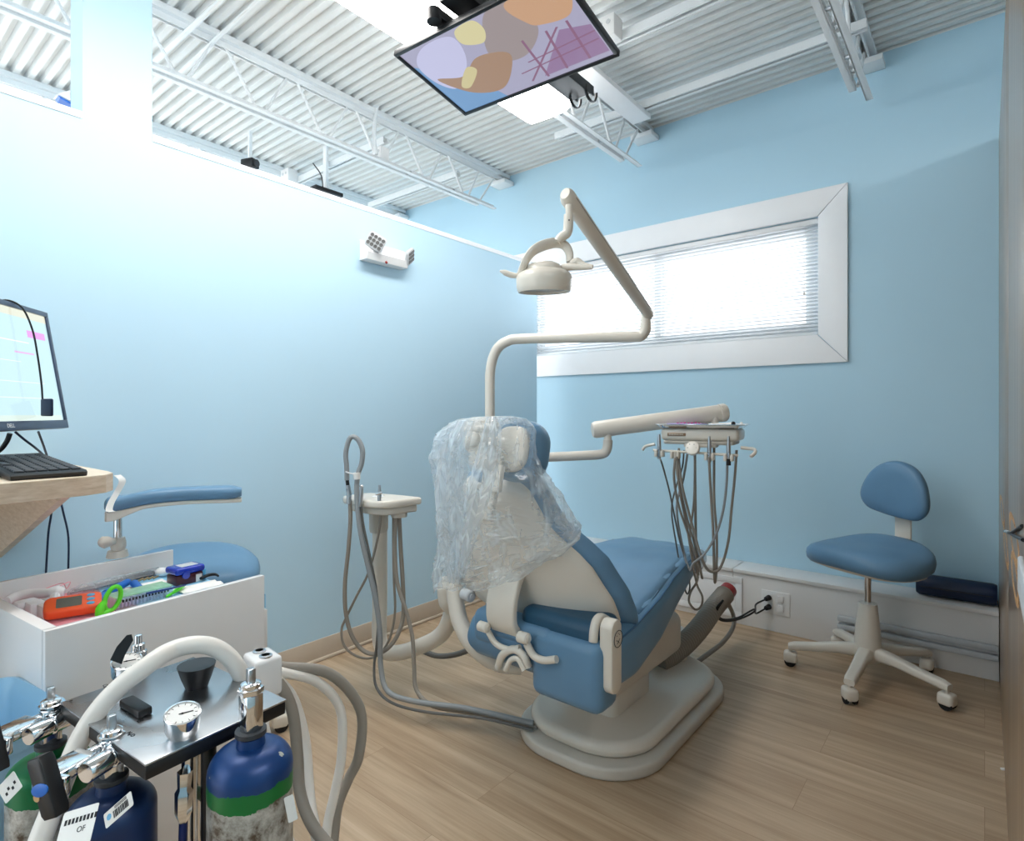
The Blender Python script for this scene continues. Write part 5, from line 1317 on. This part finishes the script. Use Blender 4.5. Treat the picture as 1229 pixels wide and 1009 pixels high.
# green scissors-like clip
r = thing('bite_block', T(132, 725), 'lime green plastic loop tool standing up on the cart top', 'tool')
gc = T(134, 722, .03)
XG = frame(gc, exd, Vector((0, 0, 1)).cross(exd), (0, 0, 1)) @ Matrix.Rotation(R(18), 4, 'Y') @ Matrix.Rotation(R(90), 4, 'X')
MB(XG).tube([(math.cos(a) * .017, math.sin(a) * .030 + .008, 0) for a in [2 * math.pi * k / 16 for k in range(16)]], .0055, 10, 3, closed=True).build('loop', M['green'], r)
MB(XG).tube([(-.016, .0, 0), (-.022, -.018, .002), (-.020, -.034, .004)], [.007, .010, .009], 12).build('handle', M['green'], r)
MB(XG).tube([(.0, -.022, .0), (-.010, -.030, .004), (-.018, -.036, .004)], [.006, .008, .007], 12).build('finger_rest', M['green'], r)
# blue ribbed handle
r = thing('ribbed_handle', T(140, 704), 'bright blue ribbed tool handle behind the lime green tool', 'handle')
a, b = T(126, 712, .012), T(154, 698, .016); P = [a.lerp(b, k / 24) for k in range(25)]
MB().tube(P, [.009 + (.0014 if k % 2 else 0) for k in range(25)], 14, 0).build('grip', M['blue_pl'], r)
MB().tube([a, T(122, 716, .012), T(124, 722, .01)], .007, 10).build('end_loop', M['blue_pl'], r)
MB().cyl(T(161, 700, .012), T(168, 707, .012), .011, bev=.002).build('blue_cap', M['blue_pl'], label='short bright blue cylinder lying between the ribbed handle and papers', cat='cap')
mm = MB()
for k in range(6): mm.cyl(T(143 + k * 1.5, 713 - .3 * k, .004), T(144 + k * 1.5, 716 - .3 * k, .012), .003, seg=8)
mm.build('bur_strip', M['blue_pl'], label='row of tiny blue tips just right of the lime green tool', cat='tips')
# papers
for i, (px_, py_, w_, l_, an, lb) in enumerate(((112, 722, .05, .07, 20, 'crumpled white paper beside the orange device'), (175, 704, .06, .12, 5, 'white paper sheet under the clear box'), (240, 705, .07, .12, -4, 'white paper slip near the right end of the cart'))):
    mm = MB(Matrix.Translation(T(px_, py_, .001)) @ XC.to_3x3().to_4x4() @ Matrix.Rotation(R(an), 4, 'Z')); nn_ = 6
    vs = [((i_ / nn_ - .5) * l_, (j_ / nn_ - .5) * w_, .004 + .006 * mnoise.noise(Vector((i_ * .5 + i * 7, j_ * .5, 1)))) for j_ in range(nn_ + 1) for i_ in range(nn_ + 1)]
    mm.add(vs, [(j_ * (nn_ + 1) + i_, j_ * (nn_ + 1) + i_ + 1, (j_ + 1) * (nn_ + 1) + i_ + 1, (j_ + 1) * (nn_ + 1) + i_) for j_ in range(nn_) for i_ in range(nn_)])
    o = mm.build('paper_sheet', M['paper'], label=lb, cat='paper'); md = o.modifiers.new('t', 'SOLIDIFY'); md.thickness = .0005
# clear tray box
bc = T(168, 722, .0); XBx = Matrix.Translation(bc) @ XC.to_3x3().to_4x4()
r = thing('clear_box', bc, 'clear plastic box with a green tinted lid near the front rail of the cart', 'box')
mm = MB(XBx)
for q in ((-.07, .07, -.03, -.028, 0, .03), (-.07, .07, .028, .03, 0, .03), (-.07, -.068, -.028, .028, 0, .03), (.068, .07, -.028, .028, 0, .03), (-.07, .07, -.03, .03, -.001, .001)): mm.box(*q)
mm.build('box_walls', M['clear'], r, smooth=False)
M['lidtint'] = film('green tinted clear plastic', tint=(190, 240, 200), base=.42, ridge=.2, scale=14)
MB(XBx).box(-.071, .071, -.031, .031, .031, .034, .001).build('lid', M['lidtint'], r)
mm = MB(XBx)
for k in range(14): mm.box(-.062 + k * .009, -.058 + k * .009, -.02, .02, .002, .012 + .004 * (k % 3))
mm.build('contents', M['lilac'], r, smooth=False)
mm = MB(XBx)
for k in range(16): mm.box(-.064 + k * .008, -.060 + k * .008, -.0308, -.0302, .018, .025)
mm.build('printed_code', M['ink'], r, smooth=False)
# pens
MB().tube([T(176, 712, .038), T(205, 706, .03), T(222, 702, .012)], .0028, 8).build('pen', M['dkblue'], label='thin blue pen lying across the cart clutter', cat='pen')
MB().tube([T(200, 716, .006), T(212, 708, .012), T(216, 705, .012), T(220, 703, .008)], [.003, .006, .007, .004], 10).build('green_clip', M['green'], label='small lime green clip near the blue and maroon case', cat='clip')
MB().tube([T(183, 708, .010), T(186, 702, .022), T(188, 708, .010)], .002, 8).build('wire_clip', M['black'], label='tiny black bent wire standing on the papers', cat='clip')
# royal blue topped case
cc_ = T(224, 698, 0); XK = Matrix.Translation(cc_) @ XC.to_3x3().to_4x4()
r = thing('pulse_oximeter_case', cc_, 'royal blue lidded box with maroon base on the cart top', 'case')
MB(XK).box(-.045, .035, -.03, .03, .0, .030, .005).build('base', M['maroon'], r)
MB(XK).box(-.048, .040, -.034, .034, .031, .052, .008, 3).build('lid', M['royal'], r)
MB(XK).box(-.025, .025, -.020, .018, .0515, .0528, .002).build('lid_window', M['grey_pl'], r)
MB(XK).cyl((-.02, -.038, .030), (-.02, -.031, .030), .011).build('knob', M['royal'], r)
MB(XK).box(.012, .030, -.0315, -.0295, .002, .024).build('tag', M['paper'], r)
MB(XK).box(.034, .046, -.026, .026, .002, .034, .003).build('side_clip', M['skyblue'], r)
MB().tube([T(241, 694, .012), T(250, 690, .012), T(258, 689, .010), T(262, 691, .008)], [.0045, .005, .0045, .003], 10).build('lead_connector', M['black'], label='black and white lead end behind the royal blue lidded box', cat='connector')
# items along the metal (bur pieces)
for k in range(4):
    MB().cyl(T(166 + k * 6, 697 - k * 1.0, .006), T(172 + k * 6, 694 - k * 1.0, .010), .003, seg=8).build('brass_bit', M['brass'], label='small brassy metal bits lying between the sleeve and the papers', cat='metal bit', group='brassy metal bits')

# ================================================================== BLUE BINS (lower left)
r0 = V(-6, 840, 1.12)
for i, (c, s_, z0, z1, lb) in enumerate((((r0.x - .03, r0.y - .05), .12, .02, .625, 'translucent pale blue bin with a flared rim at the lower left edge'), ((r0.x - .06, r0.y - .36), .12, .02, .50, 'second translucent pale blue bin nearer the camera at the left edge'))):
    m = MB(TR((c[0], c[1], 0), R(10)))
    pr_ = [(s_ * .72, z0), (s_ * .95, z1 - .06), (s_ * 1.0, z1 - .06), (s_ * 1.02, z1 - .02), (s_ * 1.12, z1), (s_ * 1.06, z1 + .002), (s_ * .96, z1 - .02), (s_ * .70, z0 + .004)]
    m.rings([[(a_, b_, z) for a_, b_ in rrect(2 * q, 2 * q, .04, 4)] for q, z in pr_])
    m.build('plastic_bin', M['bin'], label=lb, cat='bin')

# ================================================================== GAS CYLINDER CART
tA, tB, tC = .79, .88, .785
def gxy(px_, t): v = V(px_, 495, t); return Vector((v.x, v.y, 0))
gA, gB, gC = gxy(134, tA), gxy(61, tB), gxy(301, tC)
cen = (gA + gB + gC) / 3
r = thing('gas_cart', cen, 'black framed cart carrying the gas cylinders, chrome upright rods', 'cart')
bp = []
ctr2 = Vector((-.86, .34))
for k in range(24):
    a = 2 * math.pi * k / 24; bp.append((ctr2.x + .24 * math.cos(a), ctr2.y + .24 * math.sin(a)))
MB().prism(bp, .075, .10, .006).build('cart_base', M['black'], r)
for k in range(4):
    a = R(30 + 90 * k); q = Vector((ctr2.x + .19 * math.cos(a), ctr2.y + .19 * math.sin(a), 0))
    MB(TR(q, a)).tube([(0, -.014, .03), (0, .014, .03)], .03, 16, 0).build('caster_wheel', M['blackrub'], r)
    MB().cyl(q + Vector((0, 0, .03)), q + Vector((0, 0, .078)), .012).build('caster_stem', M['steel'], r)
mast = Vector((-.885, .355, 0))
for dx_, dy_, mt, lb in ((0, 0, 'chrome', None), (.035, .012, 'black', None), (-.03, .02, 'chrome', None)):
    MB().cyl(mast + Vector((dx_, dy_, .1)), mast + Vector((dx_, dy_, .735)), .010).build('upright_rod', M[mt], r)
p_ = V(315, 800, 1.02)
MB().cyl((p_.x, p_.y, .1), (p_.x, p_.y, p_.z - .02), .011).build('upright_rod', M['white_pl'], r)
MB().tube([(p_.x, p_.y, .12), (ctr2.x + .1, ctr2.y + .15, .088)], .012, 10, 0).build('base_arm', M['black'], r)
XS = frame(V(315, 790, 1.02), Vector((.93, -.1, 0)), Vector((.1, .93, 0)), (0, 0, 1))
sb = MB(XS).box(-.030, .030, -.024, .024, -.06, .008, .007, 3).build('socket_block', M['white_gloss'], r)
for s_ in (-1, 1): MB(XS).lathe([(.011, 0), (.011, .002), (.007, .003), (.0068, -.004), (.001, -.004)], (s_ * .014, 0, .008), (0, 0, 1), 16).build('gas_port', M['steel'], sb)

def tank(c, z0, zs, zn, mtl, label, radius=.0535):
    r = thing('gas_cylinder', (c.x, c.y, z0), label, 'gas cylinder')
    h = zs - z0
    prof = [(.02, .0), (radius * .9, 0), (radius, .012), (radius, h)]
    for k in range(1, 9):
        a = math.pi / 2 * k / 8; prof.append((.0185 + (radius - .0185) * math.cos(a), h + (zn - .012 - zs) * math.sin(a)))
    prof += [(.0175, zn - z0), (.002, zn - z0)]
    MB().lathe(prof, (c.x, c.y, z0), (0, 0, 1), 48).build('cylinder_body', mtl, r, ang=40)
    v = MB(); v.lathe([(.016, 0), (.020, .002), (.020, .008), (.014, .010), (.013, .016)], (c.x, c.y, zn), (0, 0, 1), 20); v.build('neck_ring', M['dark'], r)
    v = MB(); 
    v.box(c.x - .0125, c.x + .0125, c.y - .012, c.y + .012, zn + .010, zn + .058, .003)
    v.lathe([(.015, 0), (.0165, .002), (.0165, .008), (.0135, .010)], (c.x, c.y, zn + .056), (0, 0, 1), 6)
    v.lathe([(.013, 0), (.013, .006), (.009, .008)], (c.x, c.y, zn + .064), (0, 0, 1), 20)
    vb = v.build('valve', M['chrome'], r)
    MB().box(c.x - .0048, c.x + .0048, c.y - .0048, c.y + .0048, zn + .070, zn + .090, .0012).build('valve_stem', M['steel'], vb)
    return r
mtA = tank_mat('navy painted cylinder', (26, 50, 92), (26, 50, 92), -1, .01)
mtB = tank_mat('green shouldered cylinder', (14, 108, 62), (14, 108, 62), .645 - .10, .01)
mtC = tank_mat('blue over green cylinder', (20, 60, 116), (20, 112, 52), .715 - .10, .022)
TA = tank(gA, .10, .658, .700, mtA, 'navy blue gas cylinder with white labels, front one of the three')
TB = tank(gB, .10, .662, .695, mtB, 'green shouldered gas cylinder with scuffed metal body at far left')
TC = tank(gC, .10, .722, .765, mtC, 'blue topped gas cylinder with green band and rusty silver body')
# labels on the shoulders
def sticker(parent, px0, py0, px1, py1, wd, t, ang, nm='label_sticker', mtl='paper', lines=6, txt=None, tilt=0):
    a = V(px0, py0, t); b = V(px1, py1, t)
    c = (a + b) / 2; x = (b - a).normalized()
    n = (OV - c).normalized(); n = (n + Vector((0, 0, tilt))).normalized(); n = (n - x * n.dot(x)).normalized(); y = n.cross(x)
    X = frame(c, x, y, n); L = (b - a).length
    o = MB(X).prism(rrect(L, wd, .002), 0, .0005).build(nm, M[mtl], parent)
    return X, L, o
X, L, o = sticker(TA, 126, 986, 159, 957, .017, .705, 0, tilt=.55)
mm = MB(X)
xx = -L * .18
random.seed(3)
while xx < L * .36:
    w = random.choice((.0004, .0008, .0012)); mm.box(xx, xx + w, -.005, .003, .0005, .0008); xx += w + random.choice((.0006, .0010))
for k in range(3): mm.box(-L * .1, L * .33, .0045 + k * .0012, .005 + k * .0012, .0005, .0008)
mm.build('barcode_print', M['ink'], o, smooth=False)
MB(X).lathe([(.0035, .0005), (.0035, .0008), (.001, .0008)], (-L * .33, .001, 0), (0, 0, 1), 14).build('round_logo', M['skyblue'], o)
X, L, o = sticker(TA, 70, 1003, 113, 990, .045, .66, 0, tilt=.35)
mm = MB(X)
for k in range(9): mm.box(-L * .4 + k * .0045, -L * .4 + k * .0045 + .0028, .008, .0135, .0005, .0008)
mm.build('printed_line', M['ink'], o, smooth=False)
text('OF', .008, X @ Matrix.Translation(Vector((.006, .0, .0006))), M['ink'], 'printed_text', o)
X, L, o = sticker(TB, 2, 955, 22, 934, .026, .795, 0, tilt=.45)
mm = MB(X)
for k in range(4): mm.box(-L * .3 + k * .006, -L * .3 + k * .006 + .0035, -.006 + .004 * (k % 2), -.002 + .004 * (k % 2), .0005, .0008)
mm.build('printed_marks', M['ink'], o, smooth=False)
X, L, o = sticker(TC, 346, 955, 352, 985, .012, .768, 0)

# manifold plate with yokes
PZ = .762
Q1, Q2 = at(71, 843, Z=PZ), at(172, 916, Z=PZ)
ex_ = (Q2 - Q1); Lp = ex_.length; ex_.normalize()
XP = frame(Q1, ex_, Vector((0, 0, 1)).cross(ex_), (0, 0, 1))
r = thing('gas_manifold', (Q1 + Q2) / 2 - Vector((0, 0, .03)), 'silver manifold plate with gauges joining the gas cylinders', 'manifold')
MB(XP).box(0, Lp + .004, 0, .20, -.003, 0, .001).build('plate', M['steel'], r)
MB(XP).box(.001, Lp + .003, .001, .199, -.022, -.003, .002).build('manifold_block', M['black'], r)
pX = lambda x, y, rot=0: XP @ Matrix.Translation(Vector((x, y, .0004))) @ Matrix.Rotation(R(rot), 4, 'Z')
def on(px_, py_): v = XP.inverted() @ at(px_, py_, Z=PZ); return v.x, v.y
for s_, px_, py_, sz in (('O₂', 127, 823, .010), ('0', 85, 841, .006), ('B', 168, 865, .012), ('N₂O', 157, 881, .008)):
    a, b = on(px_, py_); text(s_, sz, pX(a, b, 0), M['ink'], 'plate_text', r)
# dark slot piece on plate
a, b = on(152, 846); MB(XP).box(a - .002, a + .06, b - .010, b + .010, .0, .012, .003).build('gauge_rail', M['black'], r)
def gauge(px_, py_, rad, nm_, h=.030):
    c = at(px_, py_, Z=PZ + h); tl = (OV - c).normalized() * .35 + Vector((0, 0, 1)); tl.normalize()
    q = r_g = MB().lathe([(rad * .8, -h), (rad, -h * .6), (rad, 0), (rad * 1.04, .001), (rad * 1.04, .004), (rad * .93, .0045), (rad * .93, .002), (.001, .002)], c, tl, 36).build('pressure_gauge', M['chrome'], r)
    f = MB().lathe([(rad * .92, .0022), (rad * .92, .0026), (.001, .0026)], c, tl, 36).build('dial', M['paper'], q)
    mm = MB(); xq = Vector((1, 0, 0)); xq = (xq - tl * xq.dot(tl)).normalized(); yq = tl.cross(xq)
    for k in range(11):
        a_ = R(-50 + 28 * k); d_ = xq * math.cos(a_) + yq * math.sin(a_)
        mm.cyl(c + d_ * rad * .70 + tl * .0028, c + d_ * rad * .85 + tl * .0028, .0004, seg=5)
    d_ = (xq * .3 + yq * .9).normalized(); mm.cyl(c - d_ * rad * .2 + tl * .003, c + d_ * rad * .6 + tl * .003, .0007, seg=5); mm.ell(c + tl * .003, .002, .002, .001, nu=8, nv=6)
    mm.build('dial_marks', M['ink'], f)
gauge(152, 795, .0215, 'a')
gauge(219, 858, .0215, 'b')
# regulator stack behind the gauge
c = at(166, 806, Z=PZ)
MB().lathe([(.013, 0), (.013, .035), (.010, .037), (.010, .047), (.006, .049), (.0055, .062), (.002, .063)], c, (0, 0, 1), 24).build('regulator', M['chrome'], r)
# T knob shape behind: black angled lever
m = MB(); q = [V(132, 792, .93), V(140, 776, .94), V(152, 762, .95), V(158, 761, .95), V(160, 768, .95), V(150, 786, .94), V(146, 797, .93)]
nrm = (OV - q[0]).normalized() * .012
m.rings([q, [v - nrm for v in q]]); m.build('lever_handle', M['black'], r)
m = MB(); q = V(236, 797, .93); m.tube([q, q + Vector((0, 0, -.02)), Vector((q.x, q.y, PZ - .01))], [.028, .022, .012], 20, 0); m.build('black_knob', M['black'], r)
# yokes
def yoke(px0, py0, px1, py1, z, axis_c, hx, hy, sgn=1):
    """body from the handle end to the plate end at height z"""
    a = at(px0, py0, Z=z); b = at(px1, py1, Z=z); d = (b - a); Ly = d.length; d.normalize()
    XY = frame(a, d, Vector((0, 0, 1)).cross(d), (0, 0, 1))
    y = thing('yoke', (0, 0, 0)) if False else None
    yb = MB(XY)
    yb.tube([(0, 0, 0), (.002, 0, 0), (Ly * .42, 0, 0), (Ly * .43, 0, 0)], [.012, .0135, .0135, .011], 20, 0)
    yb.tube([(Ly * .43, 0, 0), (Ly * .50, 0, 0)], .0105, 20, 0)
    yb.tube([(Ly * .50, 0, 0), (Ly * .51, 0, 0), (Ly, 0, 0), (Ly + .004, 0, 0)], [.012, .0138, .0138, .012], 20, 0)
    yo = yb.build('yoke', M['chrome'], r)
    fb = MB(XY); 
    fb.box(-.022, .030, .014, .050, -.006, .010, .003)
    fb.box(-.030, -.020, -.004, .050, -.012, .012, .003)
    fb.tube([(0.0, .034, -.002), (.05, .034, -.002)], .010, 16, 0)
    fb.build('yoke_frame', M['chrome'], yo)
    MB(XY).tube([(Ly + .002, 0, 0), (Ly + .018, 0, 0)], .0155, 20, 0).build('gland_nut', M['black'], yo)
    MB(XY).tube([(-.052, .010, .0), (-.018, .010, 0)], .0048, 14, 0).build('clamp_screw', M['brass'], yo)
    # black tee handle
    XT_ = XY @ Matrix.Translation(Vector((-.042, .005, .010))) @ Matrix.Rotation(R(hx), 4, 'X') @ Matrix.Scale(.84, 4)
    h = MB(XT_); h.prism([(-.043, -.012), (-.034, -.015), (.034, -.015), (.043, -.012), (.043, .010), (.036, .014), (-.036, .014), (-.043, .010)], -.011, .011, .003, X=Matrix.Rotation(R(90), 4, 'Z') @ Matrix.Rotation(R(90), 4, 'Y') if False else Matrix(((0, 0, 1, 0), (0, 1, 0, 0), (1, 0, 0, 0), (0, 0, 0, 1))))
    ho = h.build('tee_handle', M['black'], yo)
    MB(XT_).lathe([(1, 0), (1, .0015), (.8, .0022), (.02, .0022)], (-.0105, 0, 0), (-1, 0, 0), 24, sx=.009, sy=.016).build('handle_cap', M['blue_pl'], ho, label='blue oval cap')
yoke(102, 928, 160, 892, .742, gA, -22, 0)
yoke(33, 884, 88, 857, .735, gB, -22, 0)
# hose stubs and fittings below the manifold
p_ = V(205, 905, .80)
m = MB(); m.tube([V(185, 903, .80), V(212, 902, .80)], .014, 16, 0); m.cyl(V(207, 903, .79), V(207, 903, .775), .011); m.build('lower_fitting', M['black'], r)
m = MB(); m.tube([V(222, 925, .82), V(221, 945, .82), V(221, 950, .82), V(220, 975, .82), V(220, 986, .82)], [.010, .0085, .012, .011, .006], 6, 0); m.build('hose_fitting', M['chrome'], r)
MB().tube([V(220, 985, .82), V(219, 1020, .82), V(218, 1060, .82), V(217, 1100, .82)], .0055, 10).build('supply_hose', M['dkblue'], label='dark blue supply hose hanging from a chrome fitting', cat='hose')
MB().tube([V(231, 948, .84), V(242, 953, .86), V(256, 962, .90), V(275, 985, .95)], .0075, 10).build('supply_hose', M['dkgreen'], label='dark green supply hose passing behind the blue topped cylinder', cat='hose')
# breathing hose arcing over the manifold
bh = [(22, 1090, .70), (36, 1045, .72), (48, 1009, .74), (59, 980, .76), (75, 939, .80), (91, 898, .82), (107, 868, .83), (127, 841, .84), (150, 818.5, .85), (172, 802, .86), (192, 787.5, .88), (208, 779.5, .90), (223, 775, .91), (239, 773.5, .92), (255, 776, .93), (271, 785, .94), (284, 800, .95), (296, 825, .97), (312, 870, .98), (322, 920, .97), (330, 970, .95), (345, 1020, .92)]
MB().tube([V(*q) for q in bh], .0135, 18, 6).build('breathing_hose', M['hose_white'], label='thick off-white breathing hose arcing over the gas cylinders', cat='hose')
# hoses running down at the right of the cylinders
for lb, rr, mt, pts in (
    ('grey hose curving down close to the blue topped cylinder', .010, 'hose', [(300, 800, 1.02), (330, 815, 1.04), (350, 850, 1.05), (357, 905, 1.05), (360, 950, 1.04), (372, 985, 1.02), (392, 1012, 1.0), (420, 1040, .98)]),
    ('off-white hose bending outward beside the grey one', .010, 'hose_white', [(330, 812, 1.04), (352, 840, 1.08), (366, 890, 1.10), (370, 940, 1.08), (374, 975, 1.06), (384, 1020, 1.03)]),
    ('cream hose dropping in front of the wood floor, right of the cylinders', .009, 'hose_white', [(335, 806, 1.05), (380, 818, 1.10), (408, 850, 1.14), (410, 905, 1.14), (402, 950, 1.13), (393, 990, 1.12), (390, 1030, 1.10)]),
    ('grey hose farthest right, dropping in front of the wood floor', .010, 'hose', [(335, 800, 1.06), (395, 808, 1.12), (432, 850, 1.16), (431, 905, 1.16), (418, 935, 1.16), (406, 965, 1.15), (401, 1000, 1.14), (398, 1040, 1.12)])):
    MB().tube([V(*q) for q in pts], rr, 10).build('gas_hose', M[mt], label=lb, cat='hose')
